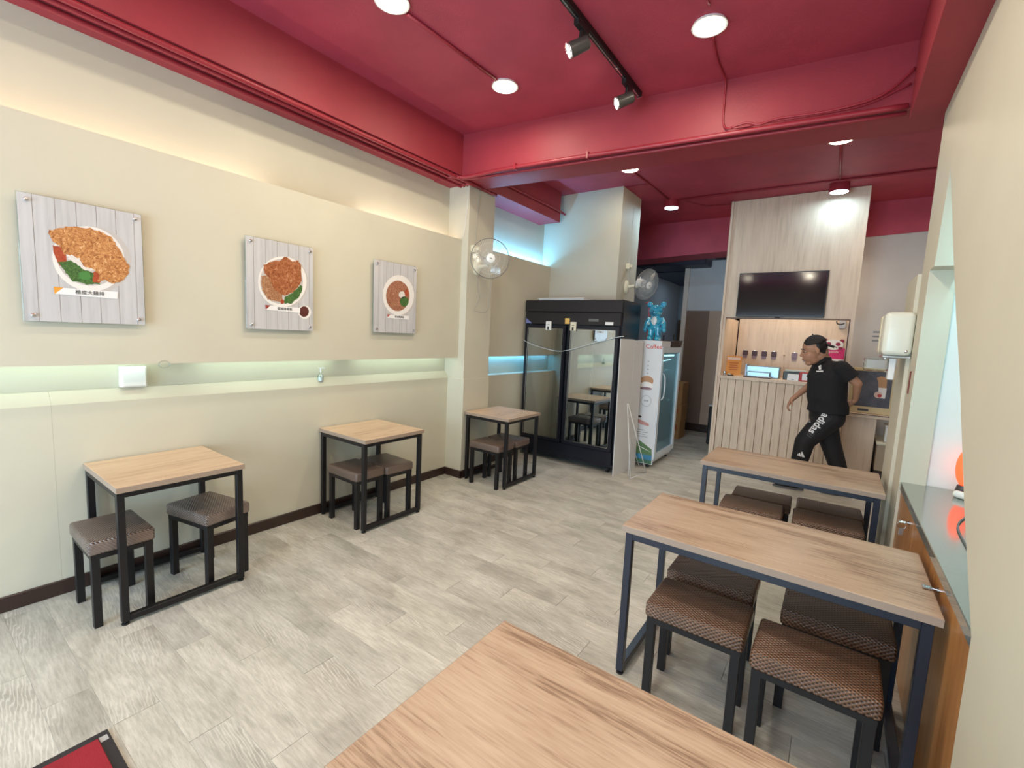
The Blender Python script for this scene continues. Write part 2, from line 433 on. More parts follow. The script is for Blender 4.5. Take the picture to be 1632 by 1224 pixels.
# ---- corridor
cb = struct('wall_corridor', box(B(), -2.34, -1.30, 8.75, 8.9, 2.21, 3.1), plain('pale_blue_grey_paint', (.58, .65, .70), .7))
obj('wall_panel', box(B(), -2.34, -1.95, 8.74, 8.9, 0, 2.21), BROWN_EDGE_SHADE, cb)  # darker board: shadow on the wainscot put into its colour
obj('wall_panel', box(B(), -1.948, -1.30, 8.74, 8.9, .0, 2.21), TANW, cb)
obj('corner_trim', box(B(), -2.42, -2.34, 8.70, 8.95, 0, 3.1), WHITEP, cb)
struct('baseboard_corridor', box(B(), -2.34, -1.37, 8.725, 8.74, 0, .14), BASEB)
struct('wall_corridor_left', box(B(), -3.40, -3.2, 6.28, 11.4, 0, 3.56), DGREY)
struct('wall_corridor_end', box(B(), -3.3, -1.2, 11.2, 11.4, 0, 3.56), plain('blue_grey_paint', (.20, .24, .27), .7))
d = struct('door_1', box(B(), -3.17, -2.72, 11.15, 11.2, 0, 2.15), plain('brown_door', (.06, .035, .022), .4))
obj('door_handle', ball(B(), (-2.78, 11.13, 1.0), .025), CHROME, d, True)
struct('trim_6', box(B(), -3.2, -1.98, 8.3, 9.0, 2.97, 3.19, .02), NAVY)
struct('trim_7', box(B(), -3.25, -1.3, 9.0, 11.3, 2.95, 3.1), NAVY)

# ================================================================= LIGHT TUBES IN THE COVES
tube_white = emis('led_tube_lit', (.95, 1, .85), 3)
def led(label, y0, y1, z, x, col, energy, up):
    t = thing('light_tube', label, 'light', (x, y0, z), 'hidden light tubes behind the wall panels')
    obj('tube', cyl(B(), (x, y0 + .02, z), (x, y1 - .02, z), .012), emis('tube_glow', col, 4), t, True)
    bm = box(B(), x - .012, x + .012, y0, y1, z - .02 if up else z + .012, z - .012 if up else z + .02)
    obj('batten', bm, WPL, t)
    a = area('tube_light', (x, (y0 + y1) / 2, z + (.02 if up else -.02)), .03, energy, col, (-.25, 0, 1) if up else (-.15, 0, -1), sy=y1 - y0)
    a.rotation_euler = Matrix.Rotation(0, 3, 'Z').to_euler()
    zz = -Vector((-.3, 0, 1 if up else -1)).normalized(); yy = Vector((0, 1, 0)); xx = yy.cross(zz)
    a.rotation_euler = Matrix((xx, yy, zz)).transposed().to_euler()
    return t
PINKW = (1.0, .84, .72); GRN = (.80, 1.0, .88); CYAN = (.16, .56, 1.0)
led('light tube above the top edge of the left wall panel, nearest the shopfront', -2.9, -.2, 2.555, -3.48, PINKW, 1.1, True)
led('light tube glowing over the left wall panel above the first picture', -.15, 1.75, 2.555, -3.48, PINKW, 1.3, True)
led('light tube glowing over the left wall panel next to the column', 2.55, 3.66, 2.555, -3.48, PINKW, 1.1, True)
led('light tube under the left wall panel, nearest the shopfront', -2.9, -.1, 1.385, -3.47, GRN, 1.3, False)
led('light tube under the left wall panel over the switch box', -.05, 1.05, 1.385, -3.47, GRN, .55, False)
led('light tube under the left wall panel over the clear bottle', 1.25, 2.30, 1.385, -3.47, GRN, .55, False)
led('light tube under the left wall panel next to the column', 2.50, 3.64, 1.385, -3.47, GRN, .55, False)
led('blue-white light tube above the panel beside the black fridge', 4.20, 5.60, 2.555, -3.53, CYAN, 14, True)
led('blue-white light tube in the slot beside the black fridge', 4.20, 5.60, 1.385, -3.53, CYAN, 2.2, False)
# recess of the right wall
rt = thing('light_tube', 'light tube at the top of the slanted recess in the right wall', 'light', (.60, 2.2, 2.70))
obj('tube', cyl(B(), (.60, 2.2, 2.70), (.60, 3.4, 2.70), .012), emis('tube_glow_recess', (.6, .95, 1), 4), rt, True)
obj('batten', box(B(), .585, .615, 2.15, 3.45, 2.712, 2.75), WPL, rt)
area('recess_light', (.62, 2.8, 2.66), .05, 8, (.42, .88, 1.0), (0.1, 0, -1), sy=1.2).rotation_euler = (0, 0, 0)

# ================================================================= CEILING FITTINGS
def downlight(x, y, zb, col, energy, label, es=14, grp='round ceiling downlights'):
    t = thing('downlight', label, 'light', (x, y, 3.56), grp)
    bm = B(); cyl(bm, (x, y, 3.56), (x, y, zb), .098, .104, 28)
    obj('housing', bm, WPL if zb > 3.5 else REDP, t, True)
    bm = B(); cyl(bm, (x, y, zb + .004), (x, y, zb - .004), .09, .088, 28)
    obj('diffuser', bm, emis('downlight_glow', col, es), t, True)
    area('downlight_beam', (x, y, zb - .012), .17, energy, col, (0, 0, -1), shape='DISK')
    return t
downlight(-2.36, 1.90, 3.545, NEUT, 9.5, 'round lit ceiling downlight cut by the top edge of the photo')
downlight(-2.33, 2.985, 3.545, NEUT, 9.5, 'round lit ceiling downlight at the end of the dark red conduit, left of the track')
downlight(-.84, 3.08, 3.545, NEUT, 9.5, 'round lit ceiling downlight right of the track, biggest fully seen')
downlight(-2.13, 5.10, 3.545, WARM, 5.5, 'round warm ceiling downlight just beyond the cross beam above the white pillar')
downlight(-.175, 5.30, 3.545, WARM, 5.5, 'round warm ceiling downlight beyond the cross beam near the right wall')
downlight(-2.07, 6.50, 3.46, COOL, 6.5, 'small cool white ceiling downlight over the passage left of the wood partition')
downlight(-.18, 6.68, 3.46, COOL, 3.6, 'cool white ceiling downlight in front of the top of the wood partition')
for x, y, w_ in ((-.82, 1.75, 'right of the track, just above the photo'), (-2.3, .6, 'left row, over the nearest small table'), (-.82, .5, 'right row, over the nearest long table'), (-2.3, -.9, 'left row, near the entrance'), (-.82, -.9, 'right row, near the entrance')):
    downlight(x, y, 3.545, NEUT, 16 if x > -1 else 5, 'ceiling downlight out of view, ' + w_, grp='downlights overhead out of view')
# lamp inside the kitchen
area('kitchen_lamp', (-.6, 7.45, 2.9), .5, 13, (1, .86, .70), (0, 0, -1))
area('added_side_fill', (.7, 6.4, 3.4), .3, 8, (1, .88, .76), (0, 0, -1))  # unseen fill light added to brighten the wood partition and slats
area('corridor_lamp', (-2.6, 9.9, 2.9), .4, 5, (.6, .8, 1), (0, 0, -1))

# track rail and spotlights
tr = thing('track_rail', 'black lighting track fixed along the red ceiling', 'lighting track', (-1.47, 1.2, 3.56))
obj('rail', box(B(), -1.488, -1.452, -.6, 3.60, 3.52, 3.56, .003, 1), BLKM, tr)
obj('conductor_strip', box(B(), -1.475, -1.465, -.6, 3.58, 3.517, 3.5205), CHROME, tr)
obj('end_cap', box(B(), -1.49, -1.45, 3.60, 3.612, 3.518, 3.56), CHROME, tr)
def spot(x, y, aim, label, energy, col=(1, .84, .55)):
    t = thing('spotlight', label, 'light', (x, y, 3.52), 'spotlights on the ceiling track')
    obj('adapter', box(B(), x - .018, x + .018, y - .07, y + .07, 3.485, 3.522, .003, 1), BLKM, t)
    a = Vector(aim).normalized(); c = Vector((x - .01, y, 3.40))
    obj('arm', cyl(B(), (x, y, 3.49), c + Vector((0, 0, .02)), .010), BLKM, t, True)
    bm = B(); u, v = frame_of(a)
    rings(bm, [(c - a * .065, u * .030, v * .030), (c - a * .055, u * .040, v * .040), (c + a * .05, u * .044, v * .044), (c + a * .065, u * .044, v * .044)], seg=20)
    obj('lamp_head', bm, plain('spot_body', (.05, .045, .04), .35), t, True)
    bm = B(); rings(bm, [(c + a * .060, u * .036, v * .036), (c + a * .069, u * .034, v * .034)], seg=20)
    obj('lens', bm, emis('spot_glow', (1, .97, .9), 30), t, True)
    bm = B(); tube(bm, [c + a * .07 + u * .043 * math.cos(k * PI / 12) + v * .043 * math.sin(k * PI / 12) for k in range(24)], .004, closed=True)
    obj('rim', bm, CHROME, t, True)
    l = bpy.data.lights.new('spot_beam', 'SPOT'); l.energy = energy; l.color = col; l.spot_size = math.radians(62); l.spot_blend = .7; l.shadow_soft_size = .03
    o = bpy.data.objects.new('spot_beam', l); C.objects.link(o); o.location = c + a * .10; o.rotation_euler = a.to_track_quat('-Z', 'Y').to_euler()
spot(-1.47, 2.62, (-.75, -.50, -.43), 'track spotlight second from the far end, lit lens turned to the left wall', 10)
spot(-1.47, 3.36, (-.74, -.52, -.40), 'track spotlight nearest the cross beam at the far end of the track', 10)
spot(-1.47, 1.95, (-1.0, .15, -.55), 'track spotlight just above the photo, only its lower tip in view', 10)

# painted conduits
def pipe(label, pts, r, clamps=(), name='conduit', mat=None, sm=True):
    t = thing(name, label, 'pipe', pts[0])
    P = smooth_path(pts, 5) if sm else [Vector(p) for p in pts]
    obj('tube', tube(B(), P, r, 8), mat or REDP, t, 'all')
    for c in clamps:
        c = Vector(c); bm = box(B(), c.x - .008, c.x + .008, c.y - r - .006, c.y + r + .006, c.z - r - .006, c.z + r + .012)
        obj('pipe_clamp', bm, REDP, t)
    return t
def zb(x): return 3.16
def yb_(x): return yfb(x) - .022
for k, (x, z, r) in enumerate(((-3.245, 3.148, .019), (-3.33, 3.154, .014), (-3.42, 3.152, .016))):
    lab = ['crimson painted conduit along the inner edge of the left beam', 'crimson painted conduit in the middle under the left beam', 'crimson painted conduit nearest the wall under the left beam'][k]
    pts = [(x, YF + .1, z), (x, 3.30, z), (x + .02, 3.42 - .03 * k, z - .002), (x + .10, 3.48, z - .006)]
    if k == 0: pts += [(-2.6, yb_(-2.6), 3.165), (-1.6, yb_(-1.6), 3.165), (-.6, yb_(-.6), 3.165), (.20, yb_(.20), 3.165)]
    elif k == 1: pts += [(-3.0, yb_(-3.0) + .06, 3.143), (-1.6, yb_(-1.6) + .05, 3.143), (.2, yb_(.2) + .05, 3.143)]
    else: pts = [(x, YF + .1, z), (x, 3.62, z), (x + .05, 3.66, z), (-3.29, 3.67, z), (-3.272, 3.72, z), (-3.272, 4.12, z)]
    pipe(lab, pts, r, [(-2.6, yb_(-2.6), 3.165), (-1.9, yb_(-1.9), 3.165)] if k == 0 else ())
pipe('crimson conduit along the short beam before the white pillar', [(-3.232, 3.96, 3.30), (-3.232, 5.44, 3.30), (-3.23, 5.5, 3.29), (-3.23, 5.6, 3.29)], .014)
pipe('dark red conduit between the two downlights left of the track', [(-2.36, 2.02, 3.548), (-2.33, 2.87, 3.548)], .012, sm=False)
pipe('dark red conduit from the top-edge downlight to the entrance side', [(-2.36, 1.10, 3.548), (-2.36, 1.78, 3.548)], .012, sm=False)
pipe('painted cable from the big downlight down the cross beam', [(-.84, 3.18, 3.55), (-.87, 3.45, 3.55), (-.87, yb_(-.87) - .02, 3.54), (-.87, yb_(-.87) + .01, 3.42), (-.86, yb_(-.86) + .01, 3.24), (-.78, yb_(-.78) - .015, 3.195), (-.55, yb_(-.55) - .01, 3.20), (-.2, yb_(-.2) - .01, 3.20), (.0, yb_(0), 3.22), (.20, yb_(.2), 3.30)], .007)
pipe('painted cable bundle twisted along the cross beam by the right beam', [(-.80, yb_(-.8) - .02, 3.20), (-.70, yb_(-.7) - .02, 3.215), (-.62, yb_(-.62) - .02, 3.19), (-.5, yb_(-.5) - .02, 3.21), (-.2, yb_(-.2) - .02, 3.205), (.06, yb_(.06) - .02, 3.25), (.21, yb_(.21) - .02, 3.38)], .008)
pipe('painted cable from the big downlight toward the entrance', [(-.80, 2.9, 3.552), (-.80, 2.5, 3.552), (-.84, 1.9, 3.552)], .006)
pipe('dark red conduit from the pillar downlight to the passage downlight', [(-2.13, 5.22, 3.548), (-2.08, 6.38, 3.548)], .011, sm=False)
pipe('thin dark red conduit from the pillar to the ceiling conduit', [(-2.40, 5.68, 3.55), (-2.10, 5.68, 3.55)], .008, sm=False)
pipe('dark red conduit between the two downlights near the right wall', [(-.175, 5.42, 3.548), (-.18, 6.50, 3.548)], .011, sm=False)
pipe('long dark red conduit across the ceiling before the wood partition', [(-1.95, 6.46, 3.545), (-.3, 6.52, 3.545), (1.2, 6.56, 3.545)], .013, sm=False)
pipe('thin dark red conduit behind the passage downlight', [(-1.9, 6.6, 3.55), (-1.72, 6.95, 3.55), (-1.40, 7.0, 3.55)], .008, sm=False)
pipe('fine white cable hanging down the edge of the column', [(-3.285, 3.672, 3.16), (-3.30, 3.675, 2.95), (-3.33, 3.68, 2.70), (-3.345, 3.68, 2.62)], .0025, name='cable', mat=WPL)

# ================================================================= TABLES AND STOOLS
def table(label, cx, cy, sx, sy, h, topm, fm, group, proto=None):
    t = thing('dining_table', label, 'table', (0, 0, 0), group)
    hx, hy = sx / 2, sy / 2; q = .0165; ix = hx - .035; iy = hy - .02
    bm = box(B(), -hx, hx, -hy, hy, h - .030, h, .002, 1)
    top = obj('tabletop', bm, topm, t)
    bm = box(B(), -hx - .001, hx + .001, -hy - .001, hy + .001, h - .030, h - .0015); obj('edge_band', bm, OAKE, top)
    for a in (-1, 1):
        for b in (-1, 1):
            obj('leg', box(B(), a * ix - q, a * ix + q, b * iy - q, b * iy + q, .018, h - .03, .0015, 1), fm, t)
            f = B(); cyl(f, (a * ix, b * iy, 0), (a * ix, b * iy, .008), .017, seg=14); cyl(f, (a * ix, b * iy, .008), (a * ix, b * iy, .02), .006, seg=8)
            obj('foot', f, RUB, t)
        obj('stretcher', box(B(), a * ix - q, a * ix + q, -iy + q, iy - q, .018, .050, .0015, 1), fm, t)
        obj('side_rail', box(B(), a * ix - q, a * ix + q, -iy + q, iy - q, h - .062, h - .0305, .0015, 1), fm, t)
        obj('long_rail', box(B(), -ix + q, ix - q, a * iy - q, a * iy + q, h - .062, h - .0305, .0015, 1), fm, t)
    t.location = (cx, cy, 0)
    return t
GS, GR = 'small square tables along the left wall', 'long tables along the right wall'
table('small wood-topped square table nearest the entrance, by the left wall with stools askew', -3.195, .955, .63, .61, .755, OAKY, BLKM, GS)
table('middle small wood-topped square table by the left wall, under the third picture', -3.195, 2.44, .63, .61, .755, OAKY, BLKM, GS)
table('farthest small wood-topped square table, beside the black double-door fridge', -2.965, 4.02, .60, .61, .755, OAKY, BLKM, GS)
table('wood-topped table at the bottom edge of the photo, only its top seen', -.185, .765, 1.12, .60, .75, OAKT, BLKM_DAY, GR)
table('long wood-topped table in the middle of the right row, against the cabinet with keys', -.185, 2.30, 1.12, .60, .75, OAKT, BLKM_DAY, GR)
table('long wood-topped table farthest in the right row, in front of the walking man', -.215, 3.84, 1.08, .60, .75, OAKT, BLKM_DAY, GR)

def stool(name, label, seatm, fm, group):
    t = thing(name, label, 'stool', (0, 0, 0), group)
    bm = box(B(), -.20, .20, -.14, .14, .395, .468, .016, 3)
    for v in bm.verts:
        if v.co.z > .46: v.co.z += .008 * (1 - (v.co.x / .2) ** 2) * (1 - (v.co.y / .14) ** 2)
    obj('seat', bm, seatm, t, True)
    for a in (-1, 1):
        for b in (-1, 1):
            obj('leg', box(B(), a * .172 - .0175, a * .172 + .0175, b * .112 - .0175, b * .112 + .0175, 0, .375, .0015, 1), fm, t)
    bm = box(B(), -.19, .19, -.13, -.105, .370, .395); box(bm, -.19, .19, .105, .13, .370, .395); box(bm, -.19, -.165, -.105, .105, .370, .395); box(bm, .165, .19, -.105, .105, .370, .395)
    obj('seat_frame', bm, fm, t)
    return t
W1 = weave_mat('woven_taupe_vinyl', (.20, .15, .125), (.06, .04, .03))
s1 = stool('stool', 'woven taupe stool left of the nearest small table, partly under its corner', W1, BLKM, 'woven stools at the nearest small table'); s1.location = (-3.17, .69, 0)
dup(s1, (-3.155, 1.16, 0), math.radians(12), 'woven taupe stool turned slightly, under the right side of the nearest small table')
s3 = stool('stool', 'smooth brown stool under the middle small table, on the entrance side', VINYL, BLKM, 'smooth stools at the middle small table'); s3.location = (-3.18, 2.27, 0)
dup(s3, (-3.15, 2.56, 0), math.radians(-3), 'smooth brown stool under the middle small table, touching the other and nearer the column')
dup(s3, (-2.925, 3.78, 0), 0, 'smooth brown stool in front under the small table beside the black fridge', 'smooth stools at the farthest small table')
dup(s3, (-2.925, 4.09, 0), math.radians(3), 'smooth brown stool behind the other under the table beside the black fridge', 'smooth stools at the farthest small table')
W2 = weave_mat('woven_dark_brown_vinyl', (.19, .105, .065), (.025, .012, .008))
s7 = stool('stool', 'woven brown stool front left at the middle long table, nearest the table leg', W2, BLKM, 'woven stools at the middle long table'); s7.location = (-.385, 2.065, 0)
gm = 'woven stools at the middle long table'; gf = 'woven stools at the farthest long table'
dup(s7, (.045, 2.00, 0), math.radians(-1), 'woven brown stool front right at the middle long table, nearest the camera', gm)
dup(s7, (-.40, 2.425, 0), 0, 'woven brown stool behind left, under the middle long table', gm)
dup(s7, (.11, 2.40, 0), 0, 'woven brown stool behind right under the middle long table, by the cabinet', gm)
dup(s7, (-.40, 3.66, 0), math.radians(2), 'woven brown stool front left at the farthest long table', gf)
dup(s7, (-.37, 3.955, 0), math.radians(2), 'woven brown stool behind left under the farthest long table', gf)
dup(s7, (.055, 3.69, 0), math.radians(2), 'woven brown stool front right at the farthest long table', gf)
dup(s7, (.06, 3.985, 0), math.radians(2), 'woven brown stool behind right under the farthest long table', gf)

# ================================================================= PICTURES ON THE LEFT WALL
PX = -3.345
POSTW = wood('printed_whitewashed_boards', (.56, .56, .57), (.51, .51, .52), (.44, .44, .45), axis=2, rough=.3, fine=30, bmp=0)
LINE = plain('printed_grey_line', (.28, .26, .25), .4)
PLATE = plain('printed_white_plate', (.78, .76, .73), .35)
PLSH = plain('printed_plate_shade', (.52, .49, .47), .4)
CHK = food('printed_fried_chicken', [(.10, .03, .01), (.36, .13, .04), (.60, .29, .10), (.80, .55, .32)], 38, 2.2)
CHK2 = food('printed_glazed_pork', [(.09, .02, .01), (.26, .07, .02), (.40, .14, .05), (.66, .42, .28)], 30, 2.2)
GRNF = food('printed_broccoli', [(.02, .05, .01), (.05, .13, .03), (.14, .26, .07)], 60)
REDF = food('printed_red_vegetable', [(.25, .03, .01), (.50, .10, .04)], 50)
RICE = food('printed_rice', [(.55, .5, .45), (.85, .83, .8)], 120)
VEG = food('printed_braised_vegetables', [(.10, .03, .02), (.36, .16, .07), (.60, .42, .26)], 70)
NOOD = food('printed_shredded_meat', [(.06, .015, .01), (.26, .09, .05), (.40, .18, .10), (.70, .50, .36)], 42, 3)
def layer(parent, name, pts, k, mat, jit=0, plane=PX):
    'a printed patch: outline in the plane of the print, a fraction of a millimetre thick'
    P = [at(px, py, 0, plane) for px, py in pts]
    if jit:
        Q = []
        for i, p in enumerate(P):
            q = P[(i + 1) % len(P)]; n = 5
            for j in range(n):
                r = p.lerp(q, j / n); Q.append(Vector((r.x, r.y + random.uniform(-jit, jit), r.z + random.uniform(-jit, jit))))
        P = Q
    bm = B(); vs = [bm.verts.new((plane + .0003 * k, p.y, p.z)) for p in P]
    for tri in tessellate_polygon([[Vector((p.y, p.z, 0)) for p in P]]):
        try: bm.faces.new([vs[i] for i in tri])
        except ValueError: pass
    return obj(name, bm, mat, parent)
def ell(cx, cy, rx, ry, n=36, rot=0):
    return [(cx + rx * math.cos(a) * math.cos(rot) - ry * math.sin(a) * math.sin(rot), cy + rx * math.cos(a) * math.sin(rot) + ry * math.sin(a) * math.cos(rot)) for a in [2 * PI * k / n for k in range(n)]]
def Z(pts, s, ox, oy): return [(ox + x / s, oy + y / s) for x, y in pts]
def poster(label, y0, y1, z0, z1):
    t = thing('food_picture', label, 'picture', (PX, (y0 + y1) / 2, z0), 'food pictures on the left wall')
    obj('acrylic_sheet', box(B(), PX - .012, PX - .004, y0 - .004, y1 + .004, z0 - .004, z1 + .004, .001, 1), CLEAR, t)
    obj('print_board', box(B(), PX - .0035, PX, y0, y1, z0, z1), POSTW, t)
    w = (y1 - y0)
    bm = B()
    for k in range(6):
        y = y0 + w * (.105 + .165 * k); box(bm, PX + .00005, PX + .00015, y - .0016, y + .0016, z0, z1)
    obj('printed_board_lines', bm, LINE, t)['kind'] = 'stuff'
    for y in (y0 + .03, y1 - .03):
        for z in (z0 + .03, z1 - .03):
            bm = cyl(B(), (PX - .034, y, z), (PX + .008, y, z), .009, seg=16); ball(bm, (PX + .009, y, z), (.005, .010, .010), 14)
            obj('standoff_screw', bm, CHROME, t, True)
    return t
def caption(t, pts, tri, s, size, mat, k=9):
    layer(t, 'caption_bar', pts, k, INKW); layer(t, 'caption_corner', tri, k + 1, mat)
    P = [at(px, py, 0, PX) for px, py in pts]; c = sum(P, Vector()) / 4
    bm = text_bm(s, size, (0, 1, 0), (0, 0, 1), (PX + .0003 * (k + 2) + .0006, c.y + .012, c.z), .0004, bold=.0003)
    obj('caption_lettering', bm, INKG, t)
p1 = poster('picture of a big golden fried chicken cutlet on a white plate, nearest the entrance', .435, .925, 1.575, 2.205)
layer(p1, 'plate_shade', Z(ell(660, 600, 480, 420, rot=.35), 8.16, 70, 340), 1, PLSH)
layer(p1, 'plate', Z(ell(580, 590, 480, 415, rot=.35), 8.16, 70, 340), 2, PLATE)
layer(p1, 'dish_rim', Z(ell(560, 600, 410, 330, rot=.40), 8.16, 70, 340), 3, PLSH)
layer(p1, 'vegetable', Z([(120, 420), (260, 440), (300, 620), (200, 680), (140, 560)], 8.16, 70, 340), 4, REDF, .003)
layer(p1, 'vegetable', Z([(190, 640), (420, 600), (560, 740), (720, 800), (720, 920), (560, 930), (380, 880), (280, 770)], 8.16, 70, 340), 5, GRNF, .004)
layer(p1, 'vegetable', Z(ell(530, 810, 80, 60, 14), 8.16, 70, 340), 6, plain('printed_bright_green', (.06, .22, .05), .4), .003)
layer(p1, 'rice', Z([(280, 530), (420, 540), (560, 660), (700, 740), (540, 750), (420, 650), (320, 600)], 8.16, 70, 340), 6, RICE, .003)
layer(p1, 'tomato', Z([(640, 760), (760, 740), (740, 900), (640, 900)], 8.16, 70, 340), 6, REDF, .003)
layer(p1, 'fried_cutlet', Z([(50, 230), (180, 190), (300, 172), (600, 190), (740, 240), (870, 310), (950, 430), (1030, 560), (1110, 680), (1100, 790), (1000, 880), (900, 920), (790, 870), (690, 885), (730, 800), (640, 720), (520, 690), (460, 590), (360, 545), (270, 540), (210, 430), (110, 370)], 8.16, 70, 340), 7, CHK, .004)
caption(p1, Z([(130, 960), (960, 1020), (955, 1115), (130, 1045)], 8.16, 70, 340), Z([(125, 955), (250, 968), (135, 1050)], 8.16, 70, 340), '極度大雞排', .024, plain('orange_print', (.75, .33, .04), .5))
p2 = poster('picture of a glazed brown pork chop with a round sauce dish, middle of the three', 1.495, 1.985, 1.575, 2.205)
layer(p2, 'plate_shade', Z(ell(590, 560, 420, 460), 11.13, 400, 400), 1, PLSH)
layer(p2, 'plate', Z(ell(555, 545, 430, 450), 11.13, 400, 400), 2, PLATE)
layer(p2, 'dish_rim', Z(ell(540, 540, 380, 400), 11.13, 400, 400), 3, PLSH)
layer(p2, 'vegetable', Z([(180, 440), (330, 440), (430, 640), (560, 760), (560, 900), (440, 900), (300, 860), (200, 700)], 11.13, 400, 400), 4, VEG, .004)
layer(p2, 'vegetable', Z([(880, 600), (920, 640), (860, 800), (720, 930), (600, 930), (590, 830), (740, 740)], 11.13, 400, 400), 5, GRNF, .004)
layer(p2, 'tomato', Z(ell(555, 900, 34, 40, 12), 11.13, 400, 400), 6, REDF)
layer(p2, 'pork_chop', Z([(220, 260), (380, 180), (540, 170), (560, 120), (620, 100), (740, 190), (820, 170), (890, 260), (900, 520), (840, 640), (740, 730), (600, 790), (480, 740), (380, 640), (330, 480), (240, 400)], 11.13, 400, 400), 7, CHK2, .004)
layer(p2, 'sauce_dish', Z(ell(950, 1085, 115, 120, 24), 11.13, 400, 400), 4, PLATE)
layer(p2, 'sauce', Z(ell(940, 1075, 85, 95, 24), 11.13, 400, 400), 5, plain('printed_sauce', (.10, .025, .02), .3))
caption(p2, Z([(255, 960), (870, 1010), (865, 1100), (255, 1040)], 11.13, 400, 400), Z([(250, 955), (345, 965), (260, 1040)], 11.13, 400, 400), '醬燒排骨飯', .022, plain('maroon_print', (.25, .04, .03), .5))
p3 = poster('picture of a round white plate of shredded meat and broccoli, nearest the column', 2.55, 3.04, 1.585, 2.215)
layer(p3, 'plate_shade', Z(ell(520, 570, 330, 430), 13.6, 600, 430), 1, PLSH)
layer(p3, 'plate', Z(ell(475, 550, 340, 435), 13.6, 600, 430), 2, PLATE)
layer(p3, 'dish_food', Z(ell(460, 565, 255, 330), 13.6, 600, 430), 3, NOOD)
layer(p3, 'vegetable', Z(ell(600, 690, 95, 110, 16), 13.6, 600, 430), 4, GRNF, .003)
layer(p3, 'rice', Z(ell(550, 540, 70, 75, 14), 13.6, 600, 430), 4, RICE, .003)
layer(p3, 'tomato', Z(ell(650, 500, 45, 70, 12), 13.6, 600, 430), 5, REDF, .003)
layer(p3, 'vegetable', Z(ell(370, 740, 55, 45, 12), 13.6, 600, 430), 5, VEG, .002)
caption(p3, Z([(235, 965), (700, 1000), (695, 1085), (235, 1040)], 13.6, 600, 430), Z([(230, 960), (300, 968), (238, 1030)], 13.6, 600, 430), '香滷雞腿飯', .022, plain('rose_print', (.45, .10, .08), .5))

# things in the glowing slot
t = thing('switch_box', 'white square junction box on the wall in the glowing slot', 'switch box', (-3.57, .91, 1.19))
obj('box', box(B(), -3.58, -3.53, .845, .975, 1.185, 1.315, .006), WPL, t)
obj('cover_plate', box(B(), -3.531, -3.524, .852, .968, 1.192, 1.308, .003, 1), WPL, t)
t = thing('pump_bottle', 'small clear pump bottle standing on the sill of the glowing slot', 'bottle', (-3.545, 2.17, 1.145))
bm = B(); rings(bm, [(Vector((-3.545, 2.17, z)), Vector((r, 0, 0)), Vector((0, r, 0))) for z, r in ((1.145, .020), (1.15, .023), (1.20, .023), (1.215, .010), (1.225, .009))], seg=14)
obj('bottle_body', bm, CLEAR, t, True)
obj('pump_head', cyl(cyl(B(), (-3.545, 2.17, 1.225), (-3.545, 2.17, 1.262), .006), (-3.545, 2.15, 1.262), (-3.52, 2.19, 1.262), .004), WPL, t)
o = obj('liquid', cyl(B(), (-3.545, 2.17, 1.15), (-3.545, 2.17, 1.185), .020), plain('clear_gel', (.6, .7, .7), .1), t)
t = thing('clear_hook', 'small clear plastic hook under the wall panel edge beside the switch box', 'hook', (-3.40, 1.02, 1.34))
obj('ring', tube(B(), [(-3.376, 1.02 + .028 * math.cos(a), 1.335 + .022 * math.sin(a)) for a in [k * PI / 8 for k in range(16)]], .003, closed=True), CLEAR, t, 'all')

